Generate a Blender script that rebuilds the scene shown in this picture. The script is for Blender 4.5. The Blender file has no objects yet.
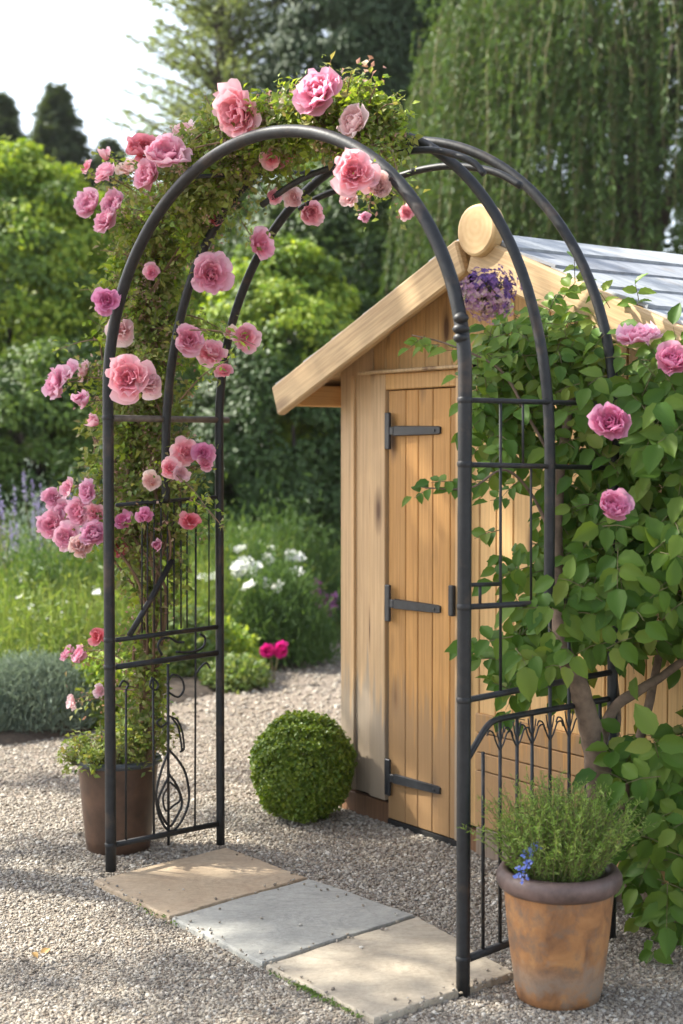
import bpy, math
import numpy as np
from mathutils import Matrix, Vector
R = np.random.default_rng(7)
C = bpy.context.scene.collection
sc = bpy.context.scene
PI = math.pi

# ------------------------------------------------------------------ camera model
H = 1.55; F = 1500.0; PIT = math.atan(62 / 1500)
_c, _s = math.cos(PIT), math.sin(PIT)
FW = np.array([0, _c, -_s]); UP = np.array([0, _s, _c]); RT = np.array([1.0, 0, 0]); CAM = np.array([0, 0, H])
def ray(px, py): return FW + RT * (px - 341.5) / F + UP * (512 - py) / F
def G(px, py, z=0.0):                       # point on the level z seen at a pixel
    r = ray(px, py); return CAM + r * ((z - H) / r[2])
def D(px, py, y):                           # point at ground distance y seen at a pixel
    r = ray(px, py); return CAM + r * (y / r[1])
def PLN(px, py, o, n):                      # point on a plane seen at a pixel
    r = ray(px, py); return CAM + r * (((o - CAM) @ n) / (r @ n))
def nz(v): v = np.asarray(v, float); return v / np.maximum(np.linalg.norm(v, axis=-1, keepdims=True), 1e-9)
Z = np.array([0, 0, 1.0])

cd = bpy.data.cameras.new('camera'); co = bpy.data.objects.new('camera', cd); C.objects.link(co)
co.location = CAM; co.rotation_euler = (PI / 2 - PIT, 0, 0)
cd.sensor_fit = 'VERTICAL'; cd.sensor_height = 36; cd.lens = F / 1024 * 36
cd.clip_start = 0.1; cd.clip_end = 600
cd.dof.use_dof = True; cd.dof.focus_distance = 5.0; cd.dof.aperture_fstop = 2.6
sc.camera = co

# ------------------------------------------------------------------ mesh helpers
class MB:
    def __init__(s): s.v = []; s.t = []; s.q = []; s.n = 0; s.uv = None
    def add(s, v, tris=None, quads=None):
        v = np.asarray(v, float).reshape(-1, 3)
        if tris is not None and len(tris): s.t.append(np.asarray(tris, np.int64).reshape(-1, 3) + s.n)
        if quads is not None and len(quads): s.q.append(np.asarray(quads, np.int64).reshape(-1, 4) + s.n)
        s.v.append(v); s.n += len(v)
    def inst(s, T, X, Y, N, pos, sc_):       # template copies: T=(verts, tris, quads), frames X,Y,N
        tv, tt, tq = T; k = len(tv); n = len(pos)
        sc_ = np.broadcast_to(np.asarray(sc_, float).reshape(-1, 1) if np.ndim(sc_) < 2 else sc_, (n, 1 if np.ndim(sc_) < 2 else 3))
        if sc_.shape[1] == 1: sc_ = np.repeat(sc_, 3, 1)
        A = tv[None] * sc_[:, None, :]
        V = pos[:, None] + A[..., 0:1] * X[:, None] + A[..., 1:2] * Y[:, None] + A[..., 2:3] * N[:, None]
        off = (np.arange(n) * k)[:, None, None]
        s.add(V.reshape(-1, 3), None if tt is None else (tt[None] + off).reshape(-1, 3),
              None if tq is None else (tq[None] + off).reshape(-1, 4))
    def mesh(s, name, origin=(0, 0, 0), smooth=False):
        me = bpy.data.meshes.new(name)
        v = (np.concatenate(s.v) - np.asarray(origin, float)).astype(np.float32)
        t = np.concatenate(s.t) if s.t else np.zeros((0, 3), int)
        q = np.concatenate(s.q) if s.q else np.zeros((0, 4), int)
        nl = t.size + q.size; npoly = len(t) + len(q)
        me.vertices.add(len(v)); me.loops.add(nl); me.polygons.add(npoly)
        me.vertices.foreach_set('co', v.ravel())
        me.loops.foreach_set('vertex_index', np.concatenate([t.ravel(), q.ravel()]).astype(np.int32))
        st = np.concatenate([np.arange(len(t)) * 3, t.size + np.arange(len(q)) * 4]).astype(np.int32)
        me.polygons.foreach_set('loop_start', st)
        me.polygons.foreach_set('use_smooth', np.full(npoly, smooth))
        me.update(calc_edges=True)
        return me
    def build(s, name, m, parent=None, smooth=False, local=False):
        o0 = np.zeros(3) if (parent is None or local) else wloc(parent)
        me = s.mesh(name, o0, smooth); me.materials.append(m)
        return link(name, me, parent)
def wloc(o):
    p = np.zeros(3)
    while o is not None: p = p + np.array(o.location); o = o.parent
    return p
def link(name, me, parent=None):
    o = bpy.data.objects.new(name, me); C.objects.link(o)
    if parent is not None: o.parent = parent
    return o
def tag(o, label=None, cat=None, group=None, kind=None):
    if label: o['label'] = label
    if cat: o['category'] = cat
    if group: o['group'] = group
    if kind: o['kind'] = kind
    return o
def thing(name, label, cat, loc, rz=0.0, group=None):
    o = bpy.data.objects.new(name, None); C.objects.link(o); o.empty_display_size = .1
    o.location = loc; o.rotation_euler = (0, 0, rz)
    return tag(o, label, cat, group)

def cat(pts, n=8):                           # Catmull-Rom through points
    p = np.asarray(pts, float); p = np.vstack([2 * p[0] - p[1], p, 2 * p[-1] - p[-2]]); out = []
    for i in range(1, len(p) - 2):
        for t in np.linspace(0, 1, n, endpoint=False):
            a, b, c_, d = p[i - 1], p[i], p[i + 1], p[i + 2]
            out.append(.5 * (2 * b + (c_ - a) * t + (2 * a - 5 * b + 4 * c_ - d) * t * t + (3 * b - a - 3 * c_ + d) * t ** 3))
    out.append(p[-2]); return np.array(out)
def tube(mb, pts, r, k=8, cap=True, closed=False):
    P = np.asarray(pts, float); n = len(P); r = np.broadcast_to(np.asarray(r, float), (n,))
    T = nz(np.gradient(P, axis=0))
    a = np.array([0, 0, 1.0]) if abs(T[0][2]) < .9 else np.array([1.0, 0, 0])
    u = nz(np.cross(T[0], a)); th = np.arange(k) / k * 2 * PI; V = []
    for i in range(n):
        u = nz(u - T[i] * (u @ T[i])); w = np.cross(T[i], u)
        V.append(P[i] + r[i] * (np.cos(th)[:, None] * u + np.sin(th)[:, None] * w))
    V = np.concatenate(V); j = np.arange(k); q = []
    for i in range(n - 1):
        q.append(np.stack([i * k + j, i * k + (j + 1) % k, (i + 1) * k + (j + 1) % k, (i + 1) * k + j], 1))
    q = np.concatenate(q); tr = None
    if cap:
        V = np.vstack([V, P[0], P[-1]]); a0, a1 = n * k, n * k + 1
        tr = np.concatenate([np.stack([np.full(k, a0), (j + 1) % k, j], 1), np.stack([np.full(k, a1), (n - 1) * k + j, (n - 1) * k + (j + 1) % k], 1)])
    mb.add(V, tr, q)
def box(mb, lo, hi, bev=0.0):
    lo = np.array(lo, float); hi = np.array(hi, float)
    if bev <= 0:
        v = [(x, y, z) for x in (lo[0], hi[0]) for y in (lo[1], hi[1]) for z in (lo[2], hi[2])]
        mb.add(v, None, [(0, 1, 3, 2), (4, 6, 7, 5), (0, 4, 5, 1), (2, 3, 7, 6), (0, 2, 6, 4), (1, 5, 7, 3)]); return
    x0, y0, z0 = lo; x1, y1, z1 = hi; b = bev; V = []; idx = {}
    for ix, x in enumerate((x0, x1)):
        for iy, y in enumerate((y0, y1)):
            for iz, z in enumerate((z0, z1)):
                sx, sy, sz = (1, -1)[ix], (1, -1)[iy], (1, -1)[iz]
                for ax, p in enumerate(((x, y + sy * b, z + sz * b), (x + sx * b, y, z + sz * b), (x + sx * b, y + sy * b, z))):
                    idx[ix, iy, iz, ax] = len(V); V.append(p)
    q = []; t = []
    I = lambda a, b_, c_, d: idx[a, b_, c_, d]
    for i in (0, 1):
        for ax in range(3):
            def g(u, w):
                s = [0, 0, 0]; s[ax] = i; s[(ax + 1) % 3] = u; s[(ax + 2) % 3] = w; return idx[s[0], s[1], s[2], ax]
            f = (g(0, 0), g(1, 0), g(1, 1), g(0, 1)); q.append(f if i else f[::-1])
    for ax in range(3):
        a1, a2 = (ax + 1) % 3, (ax + 2) % 3
        for u in (0, 1):
            for w in (0, 1):
                def e(i, a):
                    s = [0, 0, 0]; s[ax] = i; s[a1] = u; s[a2] = w; return idx[s[0], s[1], s[2], a]
                f = (e(0, a1), e(1, a1), e(1, a2), e(0, a2)); q.append(f if (u == w) else f[::-1])
    for a in (0, 1):
        for b_ in (0, 1):
            for c_ in (0, 1):
                f = (idx[a, b_, c_, 0], idx[a, b_, c_, 1], idx[a, b_, c_, 2]); t.append(f if (a + b_ + c_) % 2 else f[::-1])
    mb.add(V, t, q)
def lathe(mb, prof, o, k=48, wob=0.0):
    th = np.arange(k) / k * 2 * PI; V = []
    for i, (r, z) in enumerate(prof):
        rr = r * (1 + wob * np.sin(3 * th + 1) * .5 + wob * np.sin(7 * th + i) * .2)
        V.append(np.stack([o[0] + rr * np.cos(th), o[1] + rr * np.sin(th), np.full(k, o[2] + z)], 1))
    j = np.arange(k); n = len(prof)
    q = np.concatenate([np.stack([i * k + j, i * k + (j + 1) % k, (i + 1) * k + (j + 1) % k, (i + 1) * k + j], 1) for i in range(n - 1)])
    mb.add(np.concatenate(V), None, q)
def beam(name, p0, p1, w, t, m, parent, up=(0, 1, 0), bev=.004):   # timber with its grain along local Z
    p0 = np.array(p0, float); p1 = np.array(p1, float); L = np.linalg.norm(p1 - p0)
    z = (p1 - p0) / L; y = nz(np.array(up, float) - z * (np.array(up, float) @ z)); x = np.cross(y, z)
    mb = MB(); box(mb, (-w / 2, -t / 2, 0), (w / 2, t / 2, L), bev)
    o = mb.build(name, m, None, False, True); o.parent = parent
    M = Matrix.Identity(4)
    for i in range(3): M[i][0], M[i][1], M[i][2], M[i][3] = x[i], y[i], z[i], p0[i]
    o.matrix_local = M
    return o

# ------------------------------------------------------------------ leaf templates
def T_leaf(w=.3, fold=.1, droop=.12):
    v = np.array([(0, 0, 0), (-w, .42, fold), (0, .5, 0), (w, .42, fold), (0, 1, -droop)])
    return v, np.array([(0, 2, 1), (2, 4, 1), (0, 3, 2), (3, 4, 2)]), None
def T_rhomb(w=.25, fold=.08):
    return np.array([(0, 0, 0), (w, .5, fold), (0, 1, -.1), (-w, .5, fold)]), np.array([(0, 1, 2), (0, 2, 3)]), None
def T_big(w=.36, fold=.12, droop=.24):
    ts = np.array([0, .08, .19, .31, .44, .57, .70, .83, .93, 1.0]); ws = np.array([.02, .48, .82, .97, 1, .93, .74, .46, .19, .01]) * w
    v = []
    for i, (t, ww) in enumerate(zip(ts, ws)):
        zc = -droop * t * t; rp = .016 * (-1) ** i; sr = 1 + .05 * (-1) ** i
        v += [(-ww * sr, t + .03, zc + fold * ww / w + rp), (-ww * .5, t + .015, zc + fold * .38 * ww / w + rp * .8), (0, t, zc), (ww * .5, t + .015, zc + fold * .38 * ww / w + rp * .8), (ww * sr, t + .03, zc + fold * ww / w + rp)]
    n = len(ts) - 1
    q = [(5 * i + j, 5 * i + j + 1, 5 * i + 6 + j, 5 * i + 5 + j) for i in range(n) for j in range(4)]
    return np.array(v), None, np.array(q)
T1, T2, TB = T_leaf(), T_rhomb(), T_big(.31)
TN = T_rhomb(.1, .02)                         # needle
def leaves(mb, pos, nrm, dirs, size, T):
    n = nz(nrm); y = nz(dirs - n * (dirs * n).sum(-1, keepdims=True)); x = np.cross(y, n)
    mb.inst(T, x, y, n, pos, size)
def rn(n): return R.normal(size=(n, 3))

# ------------------------------------------------------------------ materials
def mat(name):
    m = bpy.data.materials.new(name); m.use_nodes = True; nt = m.node_tree; nt.nodes.clear()
    out = nt.nodes.new('ShaderNodeOutputMaterial'); b = nt.nodes.new('ShaderNodeBsdfPrincipled')
    nt.links.new(b.outputs[0], out.inputs[0]); return m, nt, b, out
def N(nt, t, **kw):
    n = nt.nodes.new('ShaderNode' + t)
    for k, v in kw.items():
        if k in n.inputs: n.inputs[k].default_value = v
        else: setattr(n, k, v)
    return n
def ramp(nt, fac, stops, mode='LINEAR'):
    r = nt.nodes.new('ShaderNodeValToRGB'); r.color_ramp.interpolation = mode; e = r.color_ramp.elements
    while len(e) < len(stops): e.new(.5)
    for x, (p, c_) in zip(e, stops): x.position = p; x.color = (*c_, 1) if len(c_) == 3 else c_
    nt.links.new(fac, r.inputs[0]); return r
def evenly(cols): return [(i / max(1, len(cols) - 1), c_) for i, c_ in enumerate(cols)]
def mixc(nt, a, b, fac, mode='MIX'):
    m = nt.nodes.new('ShaderNodeMix'); m.data_type = 'RGBA'; m.blend_type = mode
    for s, i in ((fac, 0), (a, 6), (b, 7)):
        if hasattr(s, 'type') or hasattr(s, 'is_output'): nt.links.new(s, m.inputs[i])
        else: m.inputs[i].default_value = s if i == 0 else (*s, 1)
    return m.outputs[2]
def texco(nt, scale, out='Object'):
    tc = N(nt, 'TexCoord'); mp = N(nt, 'Mapping'); mp.inputs['Scale'].default_value = scale
    nt.links.new(tc.outputs[out], mp.inputs[0]); return mp.outputs[0]
def noise(nt, vec, scale, detail=6, rough=.6, dist=0.0):
    n = N(nt, 'TexNoise', Scale=scale, Detail=detail, Roughness=rough, Distortion=dist)
    nt.links.new(vec, n.inputs['Vector']); return n.outputs[0]
def bump(nt, b, h, strength=.3, dist=.01):
    n = N(nt, 'Bump', Strength=strength, Distance=dist); nt.links.new(h, n.inputs['Height']); nt.links.new(n.outputs[0], b.inputs['Normal'])

def leaf_mat(name, cols, trans=.35, rough=.5, tint=(1.3, 1.25, .55), spec=.35):
    m, nt, b, out = mat(name)
    g = N(nt, 'NewGeometry'); r = ramp(nt, g.outputs['Random Per Island'], evenly(cols))
    nt.links.new(r.outputs[0], b.inputs['Base Color']); b.inputs['Roughness'].default_value = rough
    b.inputs['Specular IOR Level'].default_value = spec
    tr = N(nt, 'BsdfTranslucent'); c2 = mixc(nt, r.outputs[0], tint, 1.0, 'MULTIPLY'); nt.links.new(c2, tr.inputs[0])
    mx = N(nt, 'MixShader'); mx.inputs[0].default_value = trans
    nt.links.new(b.outputs[0], mx.inputs[1]); nt.links.new(tr.outputs[0], mx.inputs[2]); nt.links.new(mx.outputs[0], out.inputs[0])
    return m
def plain(name, col, rough=.7, var=.25, sc_=12, metal=0.0, bmp=.0, col2=None):
    m, nt, b, out = mat(name); v = texco(nt, (1, 1, 1)); n = noise(nt, v, sc_)
    c2 = col2 or tuple(x * (1 - var) for x in col); c1 = col if col2 else tuple(min(1, x * (1 + var)) for x in col)
    r = ramp(nt, n, [(.3, c2), (.7, c1)]); nt.links.new(r.outputs[0], b.inputs['Base Color'])
    b.inputs['Roughness'].default_value = rough; b.inputs['Metallic'].default_value = metal
    if bmp: bump(nt, b, noise(nt, v, sc_ * 5), bmp, .004)
    return m
def wood(name, c1, c2, knot=(.12, .06, .03), rough=.6, knots=True, weather=None):
    m, nt, b, out = mat(name)
    g = N(nt, 'NewGeometry'); isl = g.outputs['Random Per Island']
    tc = N(nt, 'TexCoord'); off = N(nt, 'VectorMath', operation='MULTIPLY_ADD')
    cb = N(nt, 'CombineXYZ'); nt.links.new(isl, cb.inputs[2]); nt.links.new(isl, cb.inputs[0])
    nt.links.new(cb.outputs[0], off.inputs[0]); off.inputs[1].default_value = (7, 7, 13); nt.links.new(tc.outputs['Object'], off.inputs[2])
    def mp(s):
        k = N(nt, 'Mapping'); k.inputs['Scale'].default_value = s; nt.links.new(off.outputs[0], k.inputs[0]); return k.outputs[0]
    fine = noise(nt, mp((55, 55, 1.6)), 3.0, 5, .6, .4); wide = noise(nt, mp((9, 9, .9)), 2.0, 3, .5, .8)
    wv = N(nt, 'TexWave', wave_type='RINGS', rings_direction='Z'); wv.inputs['Scale'].default_value = 1.4
    wv.inputs['Distortion'].default_value = 6; wv.inputs['Detail'].default_value = 2.5; wv.inputs['Detail Scale'].default_value = .8
    nt.links.new(mp((9, 9, .45)), wv.inputs[0])
    a = ramp(nt, fine, [(.34, c2), (.62, c1)]).outputs[0]
    a = mixc(nt, a, tuple(x * .72 for x in c2), ramp(nt, wv.outputs[1], [(.5, (0, 0, 0)), (.9, (.32, .32, .32))]).outputs[0])
    a = mixc(nt, a, tuple(min(1, x * 1.12) for x in c1), ramp(nt, wide, [(.35, (0, 0, 0)), (.75, (.6, .6, .6))]).outputs[0])
    tone = ramp(nt, isl, [(0, (.86, .84, .8)), (.5, (1, 1, 1)), (1, (1.1, 1.06, .98))]).outputs[0]
    a = mixc(nt, a, tone, 1.0, 'MULTIPLY')
    if knots:
        vo = N(nt, 'TexVoronoi', Scale=1.0); vo.inputs['Randomness'].default_value = 1
        nt.links.new(mp((7.5, 7.5, 2.3)), vo.inputs[0])
        a = mixc(nt, a, knot, ramp(nt, vo.outputs[0], [(.08, (1, 1, 1)), (.14, (.6, .6, .6)), (.27, (0, 0, 0))]).outputs[0])
    if weather:
        sx = N(nt, 'SeparateXYZ'); nt.links.new(tc.outputs['Object'], sx.inputs[0])
        st = noise(nt, mp((14, 14, .8)), 2.0, 4, .6)
        ad = N(nt, 'Math', operation='MULTIPLY_ADD'); nt.links.new(st, ad.inputs[0]); ad.inputs[1].default_value = -.95; nt.links.new(sx.outputs[2], ad.inputs[2])
        a = mixc(nt, a, weather, ramp(nt, ad.outputs[0], [(0, (.7, .7, .7)), (.12, (0, 0, 0))]).outputs[0])
    nt.links.new(a, b.inputs['Base Color']); b.inputs['Roughness'].default_value = rough; b.inputs['Specular IOR Level'].default_value = .3
    bump(nt, b, fine, .25, .003); return m
def petal_mat(name, cin, cout, trans=.5):
    m, nt, b, out = mat(name)
    g = N(nt, 'NewGeometry'); tc = N(nt, 'TexCoord')
    ln = N(nt, 'VectorMath', operation='LENGTH'); nt.links.new(tc.outputs['Object'], ln.inputs[0])
    n1 = noise(nt, tc.outputs['Object'], 60, 3)
    a = ramp(nt, ln.outputs['Value'], [(.1, cin), (.95, cout)]).outputs[0]
    oi = N(nt, 'ObjectInfo')
    a = mixc(nt, a, ramp(nt, g.outputs['Random Per Island'], [(0, (.88, .82, .84)), (1, (1.08, 1.08, 1.06))]).outputs[0], 1.0, 'MULTIPLY')
    a = mixc(nt, a, ramp(nt, oi.outputs['Random'], [(0, (.94, .88, .96)), (.5, (1, 1, 1)), (1, (1.08, 1.1, 1))]).outputs[0], 1.0, 'MULTIPLY')
    nt.links.new(a, b.inputs['Base Color']); b.inputs['Roughness'].default_value = .6; b.inputs['Specular IOR Level'].default_value = .2
    tr = N(nt, 'BsdfTranslucent'); nt.links.new(a, tr.inputs[0]); mx = N(nt, 'MixShader'); mx.inputs[0].default_value = trans
    nt.links.new(b.outputs[0], mx.inputs[1]); nt.links.new(tr.outputs[0], mx.inputs[2]); nt.links.new(mx.outputs[0], out.inputs[0]); return m

M = {}
def mk_iron():
    m, nt, b, out = mat('black painted iron'); v = texco(nt, (1, 1, 1)); n = noise(nt, v, 35, 5)
    n2 = noise(nt, v, 9, 4)
    a = ramp(nt, n, [(.3, (.010, .011, .012)), (.75, (.024, .025, .027))]).outputs[0]
    a = mixc(nt, a, (.075, .05, .035), ramp(nt, n2, [(.56, (0, 0, 0)), (.72, (.75, .75, .75))]).outputs[0])
    nt.links.new(a, b.inputs['Base Color']); b.inputs['Roughness'].default_value = .5; b.inputs['Specular IOR Level'].default_value = .38
    bump(nt, b, n, .4, .003); return m
M['iron'] = mk_iron()
M['rust'] = plain('rubbed rusty iron', (.13, .105, .085), .6, .45, 30, .2)
M['hinge'] = plain('black hinge iron', (.02, .022, .026), .5, .4, 40, .0, .2)
M['pale_wood'] = wood('pale larch boards', (.56, .385, .215), (.43, .275, .14), weather=(.26, .23, .19))
M['gable_wood'] = wood('brightened gable boards', (.68, .44, .20), (.55, .325, .13))  # brightness put into the colour to offset shade under the barge boards
M['door_wood'] = wood('honey cedar boards', (.52, .285, .098), (.385, .19, .06), weather=(.30, .19, .10))
M['trim_wood'] = wood('weathered barge timber', (.55, .395, .22), (.38, .245, .125))
M['frame_wood'] = wood('honey frame timber', (.58, .34, .13), (.45, .24, .085), knots=False)
M['plinth'] = wood('damp plinth timber', (.20, .105, .055), (.12, .062, .035), knots=False)
M['grey_wood'] = wood('grey weathered board', (.25, .19, .14), (.17, .125, .09))
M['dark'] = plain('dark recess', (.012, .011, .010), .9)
M['bark'] = plain('grey brown bark', (.16, .11, .075), .9, .4, 25, 0, .5)
M['dkbark'] = plain('dark bark', (.06, .045, .035), .9, .4, 14, 0, .5)
M['stem'] = plain('green brown stems', (.14, .12, .05), .8, .35, 20)
M['redstem'] = plain('reddish rose canes', (.17, .10, .055), .8, .35, 20)
def mk_log():
    m, nt, b, out = mat('sawn log end'); tc = N(nt, 'TexCoord')
    wv = N(nt, 'TexWave', wave_type='RINGS', rings_direction='Y'); wv.inputs['Scale'].default_value = 12; wv.inputs['Distortion'].default_value = 3.0
    wv.inputs['Detail'].default_value = 3; nt.links.new(tc.outputs['Object'], wv.inputs[0])
    n = noise(nt, tc.outputs['Object'], 16, 5)
    a = ramp(nt, wv.outputs[1], [(.2, (.52, .355, .17)), (.8, (.56, .39, .20))]).outputs[0]
    a = mixc(nt, a, (.40, .235, .095), ramp(nt, n, [(.45, (0, 0, 0)), (.75, (.6, .6, .6))]).outputs[0])
    nt.links.new(a, b.inputs['Base Color']); b.inputs['Roughness'].default_value = .7; bump(nt, b, n, .3, .005); return m
M['log'] = mk_log()
def mk_slate():
    m, nt, b, out = mat('blue grey roof slats'); v = texco(nt, (2, 14, 14)); g = N(nt, 'NewGeometry')
    n = noise(nt, v, 2, 6); n2 = noise(nt, texco(nt, (1, 1, 1)), 5, 4)
    a = ramp(nt, n, [(.3, (.24, .26, .28)), (.7, (.42, .44, .46))]).outputs[0]
    a = mixc(nt, a, ramp(nt, g.outputs['Random Per Island'], [(0, (.75, .75, .78)), (1, (1.15, 1.15, 1.12))]).outputs[0], 1.0, 'MULTIPLY')
    a = mixc(nt, a, (.22, .17, .12), ramp(nt, n2, [(.58, (0, 0, 0)), (.72, (.6, .6, .6))]).outputs[0])
    nt.links.new(a, b.inputs['Base Color']); b.inputs['Roughness'].default_value = .7; bump(nt, b, n, .4, .004); return m
M['slate'] = mk_slate()
def mk_slab(name, cols, vein):
    m, nt, b, out = mat(name); v = texco(nt, (1, 1, 1), 'Object')
    n1 = noise(nt, v, 2.2, 7, .65, 1.2); n2 = noise(nt, v, 45, 6, .7); n3 = noise(nt, texco(nt, (1, 2.6, 1)), 3.5, 5, .7, 2.5)
    a = ramp(nt, n1, [(.3, cols[0]), (.5, cols[1]), (.7, cols[2])]).outputs[0]
    a = mixc(nt, a, vein, ramp(nt, n3, [(.47, (0, 0, 0)), (.5, (.55, .55, .55)), (.53, (0, 0, 0))]).outputs[0])
    a = mixc(nt, a, ramp(nt, n2, [(.3, (.82, .82, .82)), (.7, (1.12, 1.12, 1.12))]).outputs[0], 1.0, 'MULTIPLY')
    nt.links.new(a, b.inputs['Base Color']); b.inputs['Roughness'].default_value = .8
    ad = N(nt, 'Math', operation='MULTIPLY_ADD'); nt.links.new(n2, ad.inputs[0]); ad.inputs[1].default_value = .25; nt.links.new(n1, ad.inputs[2])
    bump(nt, b, ad.outputs[0], .5, .012); return m
M['slab_sand'] = mk_slab('sandstone slab', [(.36, .26, .17), (.43, .33, .22), (.47, .37, .26)], (.28, .20, .13))
M['slab_blue'] = mk_slab('blue grey stone slab', [(.27, .265, .235), (.34, .335, .30), (.40, .39, .345)], (.2, .2, .19))
M['slab_buff'] = mk_slab('buff stone slab', [(.34, .285, .21), (.41, .35, .265), (.45, .40, .31)], (.27, .23, .17))
def mk_ground():
    m, nt, b, out = mat('gravel bed'); v = texco(nt, (1, 1, 1)); vo = N(nt, 'TexVoronoi', Scale=75); nt.links.new(v, vo.inputs[0])
    n = noise(nt, v, 1.3, 5); n2 = noise(nt, v, 180, 3)
    a = ramp(nt, vo.outputs['Color'], [(0, (.20, .16, .125)), (.5, (.33, .275, .22)), (1, (.47, .42, .36))]).outputs[0]
    a = mixc(nt, a, ramp(nt, n, [(.35, (.82, .80, .76)), (.65, (1.05, 1.05, 1.05))]).outputs[0], 1.0, 'MULTIPLY')
    a = mixc(nt, a, ramp(nt, vo.outputs[0], [(0, (1.1, 1.1, 1.1)), (.6, (.55, .52, .5))]).outputs[0], 1.0, 'MULTIPLY')
    nt.links.new(a, b.inputs['Base Color']); b.inputs['Roughness'].default_value = .9
    inv = N(nt, 'Math', operation='SUBTRACT'); inv.inputs[0].default_value = 1; nt.links.new(vo.outputs[0], inv.inputs[1])
    bump(nt, b, inv.outputs[0], .8, .012); return m
M['ground'] = mk_ground()
M['soil'] = plain('dark garden soil', (.06, .042, .028), .95, .4, 25, 0, .8)
def mk_stone():
    m, nt, b, out = mat('gravel stones'); g = N(nt, 'NewGeometry')
    r = ramp(nt, g.outputs['Random Per Island'], evenly([(.145, .115, .085), (.27, .23, .175), (.215, .185, .15), (.36, .315, .25), (.29, .245, .185), (.42, .38, .315), (.25, .213, .17), (.18, .158, .135), (.54, .50, .43), (.31, .255, .18)]))
    n = noise(nt, texco(nt, (1, 1, 1)), 220, 3)
    a = mixc(nt, r.outputs[0], ramp(nt, n, [(.3, (.85, .85, .85)), (.7, (1.1, 1.1, 1.1))]).outputs[0], 1.0, 'MULTIPLY')
    nt.links.new(a, b.inputs['Base Color']); b.inputs['Roughness'].default_value = .85; return m
M['stone'] = mk_stone()
def mk_terra():
    m, nt, b, out = mat('weathered terracotta'); v = texco(nt, (1, 1, 1)); v2 = texco(nt, (2.4, 2.4, 1.6))
    n1 = noise(nt, v2, 6, 6, .6, .6); n2 = noise(nt, v, 14, 5, .7); n3 = noise(nt, v, 90, 4)
    a = ramp(nt, n1, [(.3, (.17, .08, .036)), (.52, (.36, .165, .06)), (.75, (.47, .24, .09))]).outputs[0]
    a = mixc(nt, a, (.17, .12, .085), ramp(nt, n2, [(.47, (0, 0, 0)), (.66, (.8, .8, .8))]).outputs[0])
    sx = N(nt, 'SeparateXYZ'); nt.links.new(N(nt, 'TexCoord').outputs['Object'], sx.inputs[0])
    ad = N(nt, 'Math', operation='MULTIPLY_ADD'); nt.links.new(n2, ad.inputs[0]); ad.inputs[1].default_value = .22; nt.links.new(sx.outputs[2], ad.inputs[2])
    a = mixc(nt, a, (.27, .22, .17), ramp(nt, ad.outputs[0], [(.13, (.0, .0, .0)), (.19, (.65, .65, .65)), (.24, (0, 0, 0))]).outputs[0])
    nt.links.new(a, b.inputs['Base Color']); b.inputs['Roughness'].default_value = .75; bump(nt, b, n3, .25, .003); return m
M['terra'] = mk_terra()
M['rim'] = plain('grey brown glazed rim', (.135, .088, .075), .5, .45, 16, 0, .25)
M['brownpot'] = plain('dark brown bucket', (.085, .046, .028), .45, .5, 9, 0, .1)
M['bucketrim'] = plain('blue grey rim', (.06, .068, .078), .45, .3, 14)
# foliage
M['lf_rose'] = leaf_mat('big rose leaves', [(.05, .118, .017), (.088, .17, .023), (.07, .147, .021), (.15, .23, .034), (.056, .126, .019), (.11, .195, .028), (.18, .22, .042)], .34, .52, spec=.22)
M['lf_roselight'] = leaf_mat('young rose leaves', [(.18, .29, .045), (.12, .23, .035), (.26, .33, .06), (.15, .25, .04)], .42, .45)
M['lf_climb'] = leaf_mat('small climber leaves', [(.13, .21, .04), (.25, .29, .065), (.17, .25, .05), (.36, .35, .13), (.10, .17, .03), (.30, .24, .13)], .4, .5)
M['lf_dry'] = leaf_mat('faded petals and hips', [(.42, .25, .18), (.55, .33, .27), (.32, .18, .11), (.5, .4, .24), (.6, .42, .38)], .4, .6, (1, .9, .8))
M['lf_yellow'] = leaf_mat('fresh yellow green leaves', [(.26, .37, .045), (.40, .48, .07), (.20, .31, .04), (.14, .24, .033)], .42, .5)
M['lf_mid'] = leaf_mat('hedge leaves', [(.085, .155, .03), (.15, .225, .042), (.072, .132, .028)], .35, .5)
M['lf_dark'] = leaf_mat('dark hedge leaves', [(.038, .078, .018), (.06, .108, .025), (.032, .064, .016)], .22, .45)
M['lf_box'] = leaf_mat('box leaves', [(.085, .15, .016), (.15, .23, .026), (.24, .30, .04), (.10, .18, .02)], .3, .38)
M['lf_willow'] = leaf_mat('willow leaves', [(.075, .135, .036), (.10, .165, .045), (.055, .105, .03), (.12, .17, .05)], .3, .55)
M['lf_spruce'] = leaf_mat('spruce needles', [(.042, .074, .032), (.058, .094, .038), (.034, .06, .027)], .12, .6)
M['lf_far'] = leaf_mat('far spruce needles with painted haze', [(.085, .12, .065), (.11, .145, .078), (.07, .105, .06)], .2, .7)  # distance haze put into a paler needle colour
M['lf_larch'] = leaf_mat('larch needles', [(.22, .27, .14), (.17, .225, .10), (.28, .32, .17)], .3, .6)
M['lf_grass'] = leaf_mat('meadow grass', [(.12, .20, .045), (.18, .25, .06), (.27, .31, .10), (.10, .17, .04), (.16, .22, .09)], .4, .5)
M['lf_silver'] = leaf_mat('silver santolina leaves', [(.17, .22, .16), (.23, .28, .21), (.13, .18, .13)], .25, .7, (1.1, 1.15, .9))
M['lf_herb'] = leaf_mat('rosemary needles', [(.17, .29, .05), (.24, .35, .07), (.13, .23, .04), (.33, .40, .12)], .35, .5)
M['lf_feather'] = leaf_mat('feathery green foliage', [(.07, .135, .04), (.10, .17, .05), (.055, .11, .032)], .35, .55)
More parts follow.
